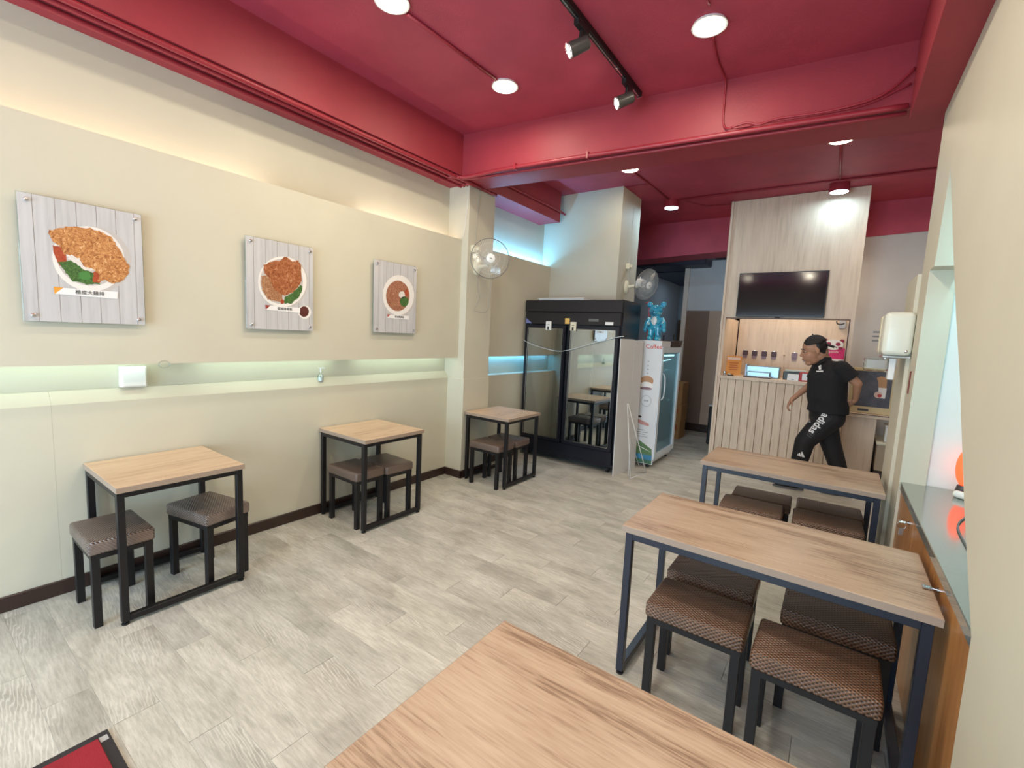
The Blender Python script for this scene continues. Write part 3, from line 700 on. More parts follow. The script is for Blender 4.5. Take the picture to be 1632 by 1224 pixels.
# ================================================================= WALL FANS
def wall_fan(label, base, out, face, r, dirt=WPL):
    'base: point on the wall; out: wall normal; face: blowing direction'
    base, out, face = Vector(base), Vector(out).normalized(), Vector(face).normalized()
    up = Vector((0, 0, 1)); side = up.cross(out)
    t = thing('wall_fan', label, 'fan', base)
    bm = B(); rings(bm, [(base + out * .0, side * .045, up * .085), (base + out * .03, side * .045, up * .085), (base + out * .045, side * .03, up * .06)], seg=20)
    obj('wall_bracket', bm, IVO, t, True)
    j = base + out * .16 + up * .01
    bm = B(); cyl(bm, base + out * .04, j, .022, .018); ball(bm, j, .026)
    obj('arm', bm, IVO, t, True)
    c = j + face * .075 + up * .055
    u, v = frame_of(face)
    bm = B(); rings(bm, [(c - face * .075, u * .03, v * .03), (c - face * .06, u * .048, v * .048), (c + face * .03, u * .055, v * .055), (c + face * .045, u * .048, v * .048)], seg=20)
    obj('motor_housing', bm, WPL, t, True)
    obj('oscillation_knob', cyl(B(), c - face * .02 + up * .05, c - face * .02 + up * .075, .008), WPL, t, True)
    g = c + face * .10
    # guard: rim, rings and radial wires
    bm = B(); N = 48
    tube(bm, [g + u * r * math.cos(2 * PI * k / N) + v * r * math.sin(2 * PI * k / N) for k in range(N)], .0045, closed=True)
    obj('guard_rim', bm, CHROMEF, t, 'all')
    bm = B()
    for k in range(60):
        a = 2 * PI * k / 60
        for sgn in (1, -1):
            pts = []
            for f in (.17, .45, .75, .95, 1.0):
                aa = a + sgn * .25 * (1 - f)
                dd = sgn * .048 * (1 - f ** 3) ** .6 if f < 1 else 0
                pts.append(g + face * dd + (u * math.cos(aa) + v * math.sin(aa)) * r * f)
            tube(bm, pts, .0009, 3)
    for f, dd in ((.45, .046), (.78, .038)):
        for sgn in (1, -1): tube(bm, [g + face * dd * sgn + (u * math.cos(2 * PI * k / 36) + v * math.sin(2 * PI * k / 36)) * r * f for k in range(36)], .0009, 3, closed=True)
    o = obj('guard_wires', bm, WPL, t, 'all'); o['kind'] = 'stuff'
    bm = B(); cc = g + face * .05
    rings(bm, [(cc - face * .01, u * .045, v * .045), (cc, u * .045, v * .045), (cc + face * .008, u * .03, v * .03)], seg=22)
    obj('guard_badge', bm, WPL, t, True)
    obj('badge_mark', tube(B(), [cc + face * .010 - u * .012, cc + face * .010 + u * .012], .003), INKG, t)
    for k in range(3):
        bm = B(); a0 = 2 * PI * k / 3; L = []
        for i in range(6):
            f = .16 + .74 * i / 5; w = .42 - .12 * abs(i - 3)
            row = []
            for jx in range(5):
                a = a0 + w * (jx / 4 - .5) * 2; row.append(bm.verts.new(g + (u * math.cos(a) + v * math.sin(a)) * r * f + face * (.018 * (jx / 4 - .5) * 2)))
            L.append(row)
        for p_, q_ in zip(L, L[1:]):
            for jx in range(4): bm.faces.new((p_[jx], p_[jx + 1], q_[jx + 1], q_[jx]))
        obj('blade', bm, BLADE, t, 'all')
    obj('hub', ball(B(), g, .03), BLADE, t, True)
    return t, c, g
CHROMEF = plain('fan_rim_grey', (.20, .20, .19), .35, .3)
BLADE = glass_mat('translucent_grey_blade', (.86, .88, .88), .10, .3)
f1, fc, fg = wall_fan('white wall fan facing the room, on the column below a cream socket', (-3.292, 3.84, 2.33), (1, 0, 0), (.72, -.66, -.05), .20)
for k, pts in enumerate(([(-3.25, 3.83, 2.25), (-3.25, 3.84, 2.10), (-3.25, 3.87, 2.0), (-3.25, 3.79, 1.86)], [(-3.17, 3.95, 2.30), (-3.19, 3.99, 2.15), (-3.21, 4.0, 2.02), (-3.22, 3.97, 1.86), (-3.25, 3.80, 1.855)])):
    obj('pull_cord', tube(B(), smooth_path(pts), .0025, 5), plain('grey_cord', (.3, .29, .27), .6), f1, 'all')
wall_fan('white wall fan seen from the side, on the pillar above the black fridge', (-2.42, 5.93, 2.33), (1, 0, 0), (.86, -.38, -.28), .20)
def socket(label, p, sx, sy, sz, wire):
    t = thing('wall_socket', label, 'socket', p)
    x, y, z = p
    obj('socket_box', box(B(), x, x + sx, y - sy / 2, y + sy / 2, z - sz / 2, z + sz / 2, .004), IVO, t)
    obj('plug', box(B(), x + sx, x + sx + .03, y - .015, y + .02, z - .015, z + .015, .003), IVO, t)
    if wire: obj('cord', tube(B(), smooth_path(wire), .003, 5), plain('socket_cord', (.45, .44, .40), .6), t, 'all')
    return t
socket('cream socket box above the fan on the column', (-3.292, 3.80, 2.51), .045, .11, .075, [(-3.25, 3.82, 2.50), (-3.22, 3.86, 2.48), (-3.22, 3.87, 2.36)])
socket('cream socket box above the fan on the pillar', (-2.42, 5.93, 2.60), .05, .07, .07, [(-2.38, 5.93, 2.6), (-2.39, 5.97, 2.5), (-2.40, 5.95, 2.38)])
pipe('thin wire hanging from the beam to the cream socket on the column', [(-3.288, 3.86, 3.15), (-3.288, 3.84, 2.9), (-3.286, 3.82, 2.72), (-3.286, 3.81, 2.55)], .003, name='cable', mat=plain('thin_wire', (.4, .38, .33), .6))
pipe('thin grey wire down the pillar side above the fan', [(-2.416, 6.02, 3.38), (-2.416, 6.02, 2.9), (-2.416, 5.98, 2.64)], .003, name='cable', mat=WPL)

# ================================================================= BLACK DOUBLE-DOOR FRIDGE
x0, x1, ya, yb = -3.425, -2.07, 5.03, 5.62
fr = thing('display_fridge', 'tall black fridge with two glass doors standing between the column and pillar', 'fridge', (-2.75, 5.3, 0))
INT = plain('fridge_interior', (.30, .31, .31), .5)
bm = box(B(), x0, x0 + .05, ya + .05, yb, .09, 2.08); box(bm, x1 - .05, x1, ya + .05, yb, .09, 2.08); box(bm, x0 + .05, x1 - .05, yb - .05, yb, .09, 2.08)
box(bm, x0 + .05, x1 - .05, ya + .05, yb - .05, 1.80, 2.08); box(bm, x0 + .05, x1 - .05, ya + .05, yb - .05, .09, .28)
obj('cabinet_body', bm, FRB, fr)
bm = box(B(), x0 + .05, x0 + .055, ya + .06, yb - .05, .28, 1.8); box(bm, x1 - .055, x1 - .05, ya + .06, yb - .05, .28, 1.8); box(bm, x0 + .055, x1 - .055, yb - .056, yb - .05, .28, 1.8); box(bm, x0 + .055, x1 - .055, ya + .06, yb - .056, .28, .29)
obj('lining', bm, INT, fr)
obj('header_panel', box(B(), x0, x1, ya + .01, ya + .05, 1.935, 2.08, .004, 1), FRT, fr)
obj('control_panel', box(B(), x0 + .01, x1 - .01, ya + .005, ya + .05, 1.775, 1.925, .004, 1), FRT, fr)
obj('kick_panel', box(B(), x0 + .01, x1 - .01, ya + .01, ya + .05, .11, .265, .004, 1), FRB, fr)
obj('bottom_trim', box(B(), x0, x1, ya + .02, ya + .045, .075, .11), FRB, fr)
for a, b, hs in ((x0 + .02, -2.795, 1), (-2.765, x1 - .02, -1)):
    d = obj('door', None or box(box(box(box(B(), a, a + .045, ya - .005, ya + .045, .27, 1.765, .003, 1), b - .045, b, ya - .005, ya + .045, .27, 1.765, .003, 1), a + .045, b - .045, ya - .005, ya + .045, .27, .315), a + .045, b - .045, ya - .005, ya + .045, 1.72, 1.765), FRB, fr)
    obj('glass_pane', box(B(), a + .045, b - .045, ya + .004, ya + .010, .315, 1.72), GLASS, d)
    bm = B()
    for q in ((a + .043, b - .043, .311, .316), (a + .043, b - .043, 1.718, 1.723)): box(bm, q[0], q[1], ya - .007, ya - .004, q[2], q[3])
    box(bm, a + .042, a + .047, ya - .007, ya - .004, .311, 1.723); box(bm, b - .047, b - .042, ya - .007, ya - .004, .311, 1.723)
    obj('silver_bead', bm, CHROME, d)
    hx = b - .022 if hs > 0 else a + .022
    obj('handle', box(B(), hx - .012, hx + .012, ya - .022, ya - .006, .32, 1.70, .004, 1), FRB, d)
for x in (x0 + .16, x0 + .45, -2.66, -2.35, -2.20):
    bm = box(B(), x - .012, x + .012, yb - .075, yb - .058, .32, 1.55)
    obj('shelf_upright', bm, WPL, fr)
for x, m_ in ((x0 + .385, WPL), (-2.685, IVO)):
    k = obj('lock_box', box(B(), x - .04, x + .04, ya - .025, ya - .006, 1.70, 1.81, .004, 1), m_, fr)
    obj('keyhole', box(B(), x - .012, x + .012, ya - .028, ya - .0245, 1.705, 1.745), RUB, k)
    obj('keyhole', box(B(), x - .015, x + .018, ya - .027, ya - .0245, 1.765, 1.772), RUB, k)
obj('yellow_sticker', box(B(), -2.815, -2.75, ya + .002, ya + .006, 1.785, 1.855), plain('yellow_sticker', (.75, .47, .12), .5), fr)
obj('temperature_display', box(B(), -2.49, -2.36, ya + .001, ya + .006, 1.82, 1.855, .002, 1), plain('lcd', (.12, .13, .13), .3), fr)
obj('white_label', box(B(), -2.27, -2.17, ya + .001, ya + .006, 1.785, 1.82), WPL, fr)
bm = prism(B(), [(x0 + .02, ya + .004, 1.78), (x0 + .12, ya + .004, 1.78), (x0 + .02, ya + .004, 1.85)], (0, -.002, 0)); obj('blue_corner_label', bm, plain('blue_sticker', (.16, .18, .4), .5), fr)
obj('notice_sheet', box(B(), -2.60, -2.45, ya + .012, ya + .014, 1.60, 1.71), plain('grey_notice', (.34, .42, .50), .5), fr)
obj('notice_sheet', box(B(), -2.33, -2.24, ya + .012, ya + .014, 1.62, 1.71), IVO, fr)
for x, y in ((x0 + .08, ya + .08), (x1 - .08, ya + .08), (x0 + .08, yb - .08), (x1 - .08, yb - .08)):
    bm = cyl(B(), (x - .014, y, .038), (x + .014, y, .038), .038, seg=20); w_ = obj('caster', bm, RUB, fr, True)
    obj('caster_hub', cyl(B(), (x - .017, y, .038), (x + .017, y, .038), .016, seg=14), CHROME, w_, True)
    obj('caster_fork', box(B(), x - .02, x + .02, y - .012, y + .025, .06, .09), CHROME, w_)
t = thing('plastic_strap', 'clear plastic strap sagging across the front of the black fridge doors', 'strap', (-2.75, ya - .03, 1.5))
obj('strap', tube(B(), smooth_path([(x0, ya - .03, 1.56), (x0 + .18, ya - .032, 1.50), (x0 + .5, ya - .034, 1.44), (-2.72, ya - .034, 1.46), (-2.4, ya - .032, 1.56), (-2.12, ya - .03, 1.64), (-2.02, ya - .02, 1.66)]), .0035, 6), plain('clear_strap', (.62, .68, .70), .3), t, 'all')
t = thing('white_tray', 'flat white tray lying on top of the black fridge', 'tray', (-2.95, 5.32, 2.08))
obj('tray_body', box(B(), -3.28, -2.62, 5.12, 5.5, 2.081, 2.11, .01), WPL, t)
obj('tray_rim', tube(B(), [(-3.29, 5.11, 2.108), (-2.61, 5.11, 2.108), (-2.61, 5.51, 2.108), (-3.29, 5.51, 2.108)], .007, 6, True), WPL, t)

# white board, wire stand
t = thing('leaning_board', 'plain white folded board leaning against the side of the black fridge', 'board', (-2.02, 5.3, 0))
BRD = plain('white_board', (.66, .65, .63), .6)
bm = B(); hexa(bm, [(-2.035, 5.00, 0), (-2.025, 5.00, 0), (-1.985, 5.32, 0), (-1.995, 5.32, 0), (-2.055, 5.00, 1.63), (-2.045, 5.00, 1.63), (-2.005, 5.32, 1.63), (-2.015, 5.32, 1.63)]); obj('front_leaf', bm, BRD, t)
bm = B(); hexa(bm, [(-1.995, 5.325, 0), (-1.985, 5.325, 0), (-1.965, 5.56, 0), (-1.975, 5.56, 0), (-2.012, 5.325, 1.62), (-2.002, 5.325, 1.62), (-1.982, 5.56, 1.62), (-1.992, 5.56, 1.62)]); obj('back_leaf', bm, BRD, t)
t = thing('wire_stand', 'thin white wire stand on the floor before the leaning board', 'stand', (-1.85, 5.35, 0))
WM = plain('white_wire', (.72, .72, .70), .35)
A_, B_, T_ = Vector((-1.83, 5.05, .006)), Vector((-1.77, 5.42, .006)), Vector((-1.99, 5.20, .86))
obj('stand_wire', tube(B(), [A_, T_], .005), WM, t, 'all'); obj('stand_wire', tube(B(), [B_, T_ + Vector((.0, .02, 0))], .005), WM, t, 'all')
obj('foot_wire', tube(B(), [A_, B_, (-1.93, 5.30, .006)], .005), WM, t, 'all'); obj('stand_wire', tube(B(), [(-1.88, 5.12, .006), (-1.93, 5.22, .45), (-1.84, 5.34, .10)], .004), WM, t, 'all')

# ================================================================= SMALL DISPLAY FRIDGE
sx0, sx1, sy0, sy1 = -2.32, -1.775, 5.66, 6.50
sf = thing('display_fridge', 'narrow white fridge with lit glass door and printed side, under the blue bear', 'fridge', (-2.05, 6.1, 0))
FW = plain('white_enamel', (.66, .68, .70), .35)
bm = box(B(), sx0, sx1 - .03, sy0, sy0 + .03, .06, 1.55); box(bm, sx0, sx1 - .03, sy1 - .03, sy1, .06, 1.55); box(bm, sx0, sx0 + .03, sy0 + .03, sy1 - .03, .06, 1.55); box(bm, sx0 + .03, sx1 - .03, sy0 + .03, sy1 - .03, .06, .20); box(bm, sx0 + .03, sx1 - .03, sy0 + .03, sy1 - .03, 1.47, 1.55)
obj('cabinet_body', bm, FW, sf)
d = obj('door', box(box(box(box(B(), sx1 - .03, sx1 + .01, sy0, sy0 + .07, .12, 1.55, .003, 1), sx1 - .03, sx1 + .01, sy1 - .07, sy1, .12, 1.55, .003, 1), sx1 - .03, sx1 + .01, sy0 + .07, sy1 - .07, .12, .19), sx1 - .03, sx1 + .01, sy0 + .07, sy1 - .07, 1.48, 1.55), plain('silver_door_frame', (.66, .74, .80), .3, .1), sf)
obj('glass_pane', box(B(), sx1 - .012, sx1 - .006, sy0 + .07, sy1 - .07, .19, 1.48), glass_mat('blue_glass', (.72, .80, .82), .22, .02, .3), d)
obj('handle', tube(B(), smooth_path([(sx1 + .01, sy0 + .10, 1.22), (sx1 + .035, sy0 + .11, 1.15), (sx1 + .035, sy0 + .11, .95), (sx1 + .01, sy0 + .10, .88)]), .008), FW, d, 'all')
obj('interior_light', cyl(B(), (sx1 - .06, sy0 + .12, 1.44), (sx1 - .06, sy1 - .12, 1.44), .012), emis('cooler_light', (.45, .9, 1), 5), sf, True)
area('cooler_light', (sx1 - .10, (sy0 + sy1) / 2, 1.42), .1, 1.6, (.45, .85, 1), (-.3, 0, -1), sy=.6)
for z in (.45, .72, .99, 1.24):
    bm = B()
    for k in range(7): y = sy0 + .10 + k * (sy1 - sy0 - .2) / 6; tube(bm, [(sx0 + .04, y, z), (sx1 - .06, y, z)], .003, 4)
    o = obj('wire_shelf', bm, WPL, sf)
for x, y in ((sx0 + .05, sy0 + .05), (sx1 - .08, sy0 + .05), (sx0 + .05, sy1 - .05), (sx1 - .08, sy1 - .05)): obj('foot', cyl(B(), (x, y, 0), (x, y, .06), .02), RUB, sf)
# printed side panel facing the room
yp = sy0 - .006
obj('side_panel', box(B(), sx0, sx1 - .002, yp, sy0, .05, 1.63), plain('printed_white_vinyl', (.66, .68, .70), .35), sf)
def flat(parent, name, pts, mat, k=1, y=yp):
    P = [Vector((a, y - .0005 * k, b)) for a, b in pts]; c = sum(P, Vector()) / len(P)
    bm = B(); vc = bm.verts.new(c); vs = [bm.verts.new(p) for p in P]
    for i in range(len(vs)): bm.faces.new((vc, vs[i], vs[(i + 1) % len(vs)]))
    return obj(name, bm, mat, parent)
def ov(cx, cz, rx, rz, n=24): return [(cx + rx * math.cos(2 * PI * k / n), cz + rz * math.sin(2 * PI * k / n)) for k in range(n)]
obj('brand_lettering', text_bm('Coffee', .075, (1, 0, .02), (-.2, 0, 1), (-1.875, yp - .001, 1.55), .0005, bold=.001), plain('red_print', (.6, .06, .04), .5), sf)
for i, s_ in enumerate(('美', '味', '咖', '啡')): obj('printed_lettering', text_bm(s_, .022, (1, 0, 0), (0, 0, 1), (-1.93, yp - .001, 1.36 - .05 * i), .0005), INKG, sf)
flat(sf, 'printed_cup', ov(-1.93, 1.12, .085, .06), plain('printed_cup_brown', (.45, .25, .13), .5), 1); flat(sf, 'printed_cup', ov(-1.93, 1.06, .08, .045), PLATE, 2)
flat(sf, 'printed_cup', ov(-1.94, 1.02, .085, .018), plain('printed_mauve', (.25, .14, .16), .5), 3)
bm = tube(B(), [(-1.92 + .065 * math.cos(2 * PI * k / 28), yp - .001, .86 + .07 * math.sin(2 * PI * k / 28)) for k in range(28)], .0016, 4, True); obj('printed_wreath', bm, INKG, sf)
obj('printed_lettering', text_bm('好喝', .028, (1, 0, 0), (0, 0, 1), (-1.92, yp - .001, .86), .0005), INKG, sf)
flat(sf, 'printed_beans', [(-2.02, .62), (-1.94, .60), (-1.86, .57), (-1.86, .54), (-1.96, .55), (-2.02, .58)], plain('printed_pink', (.50, .26, .24), .5)); flat(sf, 'printed_beans', ov(-1.99, .65, .03, .014), plain('printed_dark', (.06, .03, .03), .5), 2)
for i in range(4): obj('printed_text_line', box(B(), -2.02, -1.90 + .03 * (i % 2), yp - .001, yp - .0003, .48 - .028 * i, .484 - .028 * i), INKG, sf)
flat(sf, 'printed_landscape', [(-2.2, .30), (-1.96, .34), (-1.80, .25), (-1.79, .16), (-2.2, .16)], plain('printed_green_hill', (.10, .20, .08), .5)); flat(sf, 'printed_landscape', [(-2.2, .17), (-1.79, .17), (-1.79, .10), (-2.2, .10)], plain('printed_water', (.05, .22, .38), .5), 2)
flat(sf, 'printed_landscape', [(-2.2, .105), (-1.79, .105), (-1.79, .055), (-2.2, .055)], food('printed_bushes', [(.01, .05, .02), (.10, .25, .16)], 80), 3); flat(sf, 'printed_landscape', [(-2.1, .31), (-1.90, .24), (-1.80, .21), (-1.9, .25)], PLATE, 4)
# trays on top
for i in range(3):
    t = thing('brown_tray', ['lowest brown serving tray stacked on the narrow white fridge', 'middle brown serving tray stacked on the narrow white fridge', 'topmost brown serving tray stacked on the narrow white fridge'][i], 'tray', (-1.93, 6.3, 1.56), 'brown trays on the narrow fridge')
    z = 1.556 + .030 * i; j = .008 * i
    obj('tray_body', box(B(), -2.12 + j, -1.775 + j, 6.08, 6.50, z, z + .022, .006, 1), plain('brown_tray', (.07, .035, .028), .4), t)
    obj('tray_rim', tube(B(), [(-2.12 + j, 6.08, z + .024), (-1.775 + j, 6.08, z + .024), (-1.775 + j, 6.50, z + .024), (-2.12 + j, 6.50, z + .024)], .004, 5, True), plain('brown_tray_rim', (.05, .025, .02), .4), t)
sb = thing('support_board', 'flat white board under the bear on the narrow white fridge', 'board', (-1.93, 5.85, 1.56)); obj('board', box(B(), -2.15, -1.79, 5.67, 6.05, 1.551, 1.628), FW, sb)

# ---- blue bear figure
bc = Vector((-1.93, 5.80, 1.629)); bl = thing('bear_figure', 'glossy blue and white marbled bear figure standing on the narrow white fridge', 'figurine', bc)
def BP(x, y, z): return bc + Vector((x, y, z))
bm = B()
ball(bm, BP(0, 0, .24), (.078, .058, .095)); ball(bm, BP(0, 0, .17), (.070, .055, .05)); ball(bm, BP(0, -.01, .375), (.088, .075, .078)); ball(bm, BP(0, -.07, .35), (.045, .035, .032))
ball(bm, BP(0, 0, .31), (.05, .045, .04))
for s in (-1, 1):
    ball(bm, BP(s * .085, .0, .455), (.040, .02, .040)); u = Vector((1, 0, 0))
    for a, b, r0, r1 in (((s * .07, 0, .29), (s * .105, -.005, .22), .032, .034), ((s * .105, -.005, .22), (s * .115, -.015, .15), .034, .028)): cyl(bm, BP(*a), BP(*b), r0, r1, 14); ball(bm, BP(*b), r1, 12)
    ball(bm, BP(s * .122, -.02, .135), (.027, .027, .033))
    cyl(bm, BP(s * .042, 0, .17), BP(s * .048, 0, .04), .042, .038, 16); ball(bm, BP(s * .048, -.012, .03), (.042, .058, .035))
for v in bm.verts: v.co.z = max(v.co.z, bc.z + .001)
bm = remesh(bm, .006, 3)
mt, nt, b_ = NT('blue_marbled_glaze')
v = coords(nt); n = noise(nt, v, 7, 4, .6, 1.8)
nt.links.new(ramp(nt, n, [(.30, (.01, .09, .18)), (.45, (.02, .28, .46)), (.55, (.05, .42, .58)), (.63, (.55, .70, .68)), (.72, (.40, .45, .22))]), b_.inputs['Base Color']); b_.inputs['Roughness'].default_value = .15; b_.inputs['Coat Weight'].default_value = .5
obj('bear_body', bm, mt, bl, 'all')
for s in (-1, 1): obj('ear_disc', ball(B(), BP(s * .085, -.018, .455), (.026, .006, .026)), plain('ear_blue', (.02, .30, .55), .2), bl, True)
obj('belly_patch', ball(B(), BP(0, -.052, .25), (.034, .012, .055)), plain('pearl_white', (.7, .75, .75), .2), bl, True)
obj('nose', ball(B(), BP(0, -.104, .362), (.012, .006, .009)), plain('nose_blue', (.01, .10, .18), .2), bl, True)
t = thing('candy_cane_hook', 'thin red curved hook sticking up behind the bear figure', 'hook', (-2.08, 5.9, 1.63)); obj('hook', tube(B(), smooth_path([(-2.06, 5.9, 1.63), (-2.06, 5.9, 2.08), (-2.08, 5.9, 2.12), (-2.11, 5.9, 2.11)]), .006), plain('red_hook', (.5, .08, .10), .4), t, 'all')

# boxes behind
for i, (z0, z1, lab) in enumerate(((0, .30, 'bottom brown carton of the stack behind the narrow fridge'), (.302, .58, 'middle brown carton of the stack behind the narrow fridge'), (.582, .95, 'top brown carton of the stack behind the narrow fridge'))):
    t = thing('cardboard_carton', lab, 'carton', (-2.2, 8.0, z0), 'cartons stacked in the passage'); o_ = .01 * (i % 2)
    obj('carton', box(B(), -2.42, -2.03 + o_, 7.75, 8.10, z0, z1, .004, 1), CARD, t); obj('tape', box(B(), -2.24, -2.19, 7.747, 7.751, z0 + .02, z1 - .002), plain('carton_tape', (.5, .36, .2), .3), t)
    obj('printed_mark', box(B(), -2.14, -2.08, 7.746, 7.7505, z1 - .14, z1 - .06), plain('red_carton_print', (.4, .10, .04), .7), t)
t = thing('black_bin', 'tall narrow black bin in the passage beside the wood counter', 'bin', (-1.47, 7.9, 0)); bm = box(B(), -1.60, -1.38, 7.75, 8.05, 0, .62, .02); obj('bin_body', bm, RUB, t); obj('lid', box(B(), -1.605, -1.375, 7.745, 8.055, .62, .65, .008), plain('bin_lid', (.5, .5, .5), .4), t)
t = thing('shelf_rack', 'dark open rack standing in the dim passage behind the narrow fridge', 'rack', (-2.5, 8.6, 0))
for z in (.5, 1.0, 1.5): obj('shelf', box(B(), -2.75, -2.43, 8.4, 8.8, z, z + .03), plain('rack_dark', (.05, .045, .04), .6), t)
for x in (-2.74, -2.44):
    for y in (8.41, 8.79): obj('post', box(B(), x - .012, x + .012, y - .012, y + .012, 0, 1.75), plain('rack_post', (.06, .06, .06), .5), t)

# ================================================================= COUNTER
ct = thing('service_counter', 'pale wood service counter with vertical slatted front under the television', 'counter', (-.6, 7.0, 0))
obj('counter_body', box(B(), -1.31, .08, 6.93, 7.35, 0, 1.145), FACW, ct)
obj('countertop', box(B(), -1.33, .085, 6.885, 7.40, 1.146, 1.19, .003, 1), FACW, ct)
n = 14; w = (1.39) / n
sl = None
for k in range(n):
    if sl is None: sl = box(B(), -w / 2 + .0035, w / 2 - .0035, 6.902, 6.93, .0, 1.145, .003, 1); o = obj('slat', sl, FACD, None); sm_ = o.data; o.parent = ct; 
    else: o = bpy.data.objects.new('slat', sm_); C.objects.link(o); o.parent = ct
    o.location = (-1.31 + w * (k + .5) + .6, -7.0, 0)

# television
tv = thing('television', 'black flat television mounted on the wood partition over the counter', 'television', (-.69, 6.87, 2.02))
obj('casing', box(B(), -1.185, -.185, 6.845, 6.885, 2.008, 2.585, .004, 1), plain('tv_plastic', (.012, .012, .014), .35), tv)
obj('screen', box(B(), -1.175, -.195, 6.842, 6.846, 2.028, 2.575), plain('tv_screen', (.006, .006, .01), .08, spec=.7), tv)
obj('wall_mount', box(B(), -.9, -.47, 6.884, 6.90, 2.15, 2.45), BLKM, tv)
obj('status_sensor', box(B(), -.72, -.66, 6.85, 6.87, 1.998, 2.009), RUB, tv)

# menu tags hanging on the kitchen wall
TG = plain('dark_plum_tag', (.07, .03, .04), .5); TG2 = plain('mauve_tag', (.24, .17, .22), .5)
xs = [-1.175, -1.045, -.915, -.785, -.52, -.375]; chs = ['雞', '排', '飯', '麵', '湯', '茶']
for i, x in enumerate(xs):
    t = thing('menu_tag', 'dark square menu tag on the kitchen wall, ' + ['first from the left', 'second from the left', 'third from the left', 'fourth from the left', 'paler, left of the pair by the man', 'paler, hidden by the face of the man'][i], 'tag', (x, 7.88, 1.5), 'menu tags on the kitchen wall')
    obj('tag_plate', box(B(), x - .036, x + .036, 7.885, 7.897, 1.47, 1.545, .003, 1), TG if i < 4 else TG2, t)
    obj('tag_lower_half', box(B(), x - .030, x + .030, 7.888, 7.896, 1.43, 1.469, .002, 1), TG2, t)
    obj('hook', cyl(B(), (x, 7.90, 1.552), (x, 7.88, 1.552), .004), CHROME, t)
t = thing('sign', 'small brown knob on the kitchen wall between the two groups of tags', 'knob', (-.65, 7.88, 1.5)); obj('knob', cyl(B(), (-.65, 7.9, 1.5), (-.65, 7.87, 1.5), .010), CARD, t, True)

# orange menu holder etc. on the counter
def rot_card(parent, name, cx, cy, z0, w, h, mat, rz, tilt=0, t_=.004, off=0):
    bm = box(B(), -w / 2, w / 2, -t_ / 2 - off, t_ / 2 - off, 0, h); Rm = Matrix.Translation((cx, cy, z0)) @ Matrix.Rotation(rz, 4, 'Z') @ Matrix.Rotation(-tilt, 4, 'X')
    bmesh.ops.transform(bm, matrix=Rm, verts=bm.verts); return obj(name, bm, mat, parent)
t = thing('menu_stand', 'orange printed menu in a clear stand at the left end of the counter', 'menu stand', (-1.17, 6.98, 1.19))
rot_card(t, 'clear_stand', -1.17, 6.985, 1.191, .205, .29, CLEAR, .06, .12, .008)
rot_card(t, 'orange_sheet', -1.17, 6.985, 1.20, .19, .27, plain('orange_paper', (.75, .30, .05), .6), .06, .12, .002, .0055)
rot_card(t, 'sheet_header', -1.17, 6.985, 1.41, .16, .035, plain('pale_peach', (.78, .55, .42), .6), .06, .12, .002, .034).location = (0, .0, 0)
for i in range(4): rot_card(t, 'printed_line', -1.17, 6.985, 1.36 - .03 * i, .12 - .02 * (i % 2), .012, plain('deep_orange', (.50, .13, .02), .6), .06, .12, .001, .022 + .0)
t = thing('napkin_dispenser', 'shiny metal box with pale blue reflections behind the counter edge', 'box', (-.8, 7.2, 1.19)); 
ST2 = plain('bright_steel', (.30, .42, .50), .3, .5)
obj('box_body', box(B(), -1.02, -.62, 7.10, 7.35, 1.191, 1.345, .008), ST2, t); obj('front_ledge', box(B(), -1.0, -.72, 7.02, 7.10, 1.191, 1.27, .01), ST2, t); obj('slot', box(B(), -1.035, -1.02, 7.1, 7.35, 1.2, 1.36), plain('steel_side', (.2, .25, .3), .3, .5), t)
t = thing('serving_tray', 'dark flat tray with papers on the counter before the metal box', 'tray', (-.85, 6.97, 1.19)); obj('tray', box(B(), -1.03, -.70, 6.92, 7.01, 1.191, 1.206, .003, 1), plain('dark_tray', (.05, .03, .03), .4), t); obj('paper', box(B(), -.86, -.70, 6.91, 7.0, 1.207, 1.211), WPL, t)
t = thing('condiment_bin', 'dark green-black box with pale cloth on the counter beside the man', 'box', (-.42, 7.1, 1.19)); obj('bin', box(B(), -.57, -.30, 7.06, 7.25, 1.191, 1.30, .01), plain('dark_green_plastic', (.03, .05, .05), .4), t); obj('cloth', box(B(), -.56, -.31, 7.07, 7.24, 1.301, 1.325, .01), plain('pale_cloth', (.5, .58, .56), .8), t)
t = thing('tissue_box', 'small white tissue box on the counter edge beside the red one', 'box', (-.45, 6.97, 1.19)); obj('tissue_box', box(B(), -.51, -.38, 6.93, 7.02, 1.191, 1.275, .005), WPL, t); obj('slot', box(B(), -.46, -.43, 6.928, 6.931, 1.205, 1.212), INKG, t)
t = thing('red_box', 'red and white carton on the counter right beside the man', 'box', (-.33, 6.97, 1.19)); obj('carton', box(B(), -.375, -.27, 6.93, 7.05, 1.191, 1.31, .003, 1), plain('red_carton', (.45, .02, .02), .5), t); obj('label', box(B(), -.345, -.285, 6.927, 6.9305, 1.21, 1.295), WPL, t)
t = thing('glass_jar', 'tiny glass jar at the far left of the counter by the menu stand', 'jar', (-1.27, 6.94, 1.19)); obj('jar', cyl(B(), (-1.27, 6.94, 1.191), (-1.27, 6.94, 1.23), .022, seg=16), plain('jar_grey', (.3, .28, .25), .3), t, True); obj('lid', cyl(B(), (-1.27, 6.94, 1.23), (-1.27, 6.94, 1.245), .023, seg=16), CHROME, t, True)
t = thing('stamp_pad', 'small dark object lying in front of the orange menu stand', 'stamp pad', (-1.19, 6.92, 1.19)); obj('pad', box(B(), -1.23, -1.15, 6.90, 6.935, 1.191, 1.206, .003, 1), RUB, t); obj('pad_top', box(B(), -1.22, -1.18, 6.902, 6.93, 1.2065, 1.222, .003, 1), IVO, t)
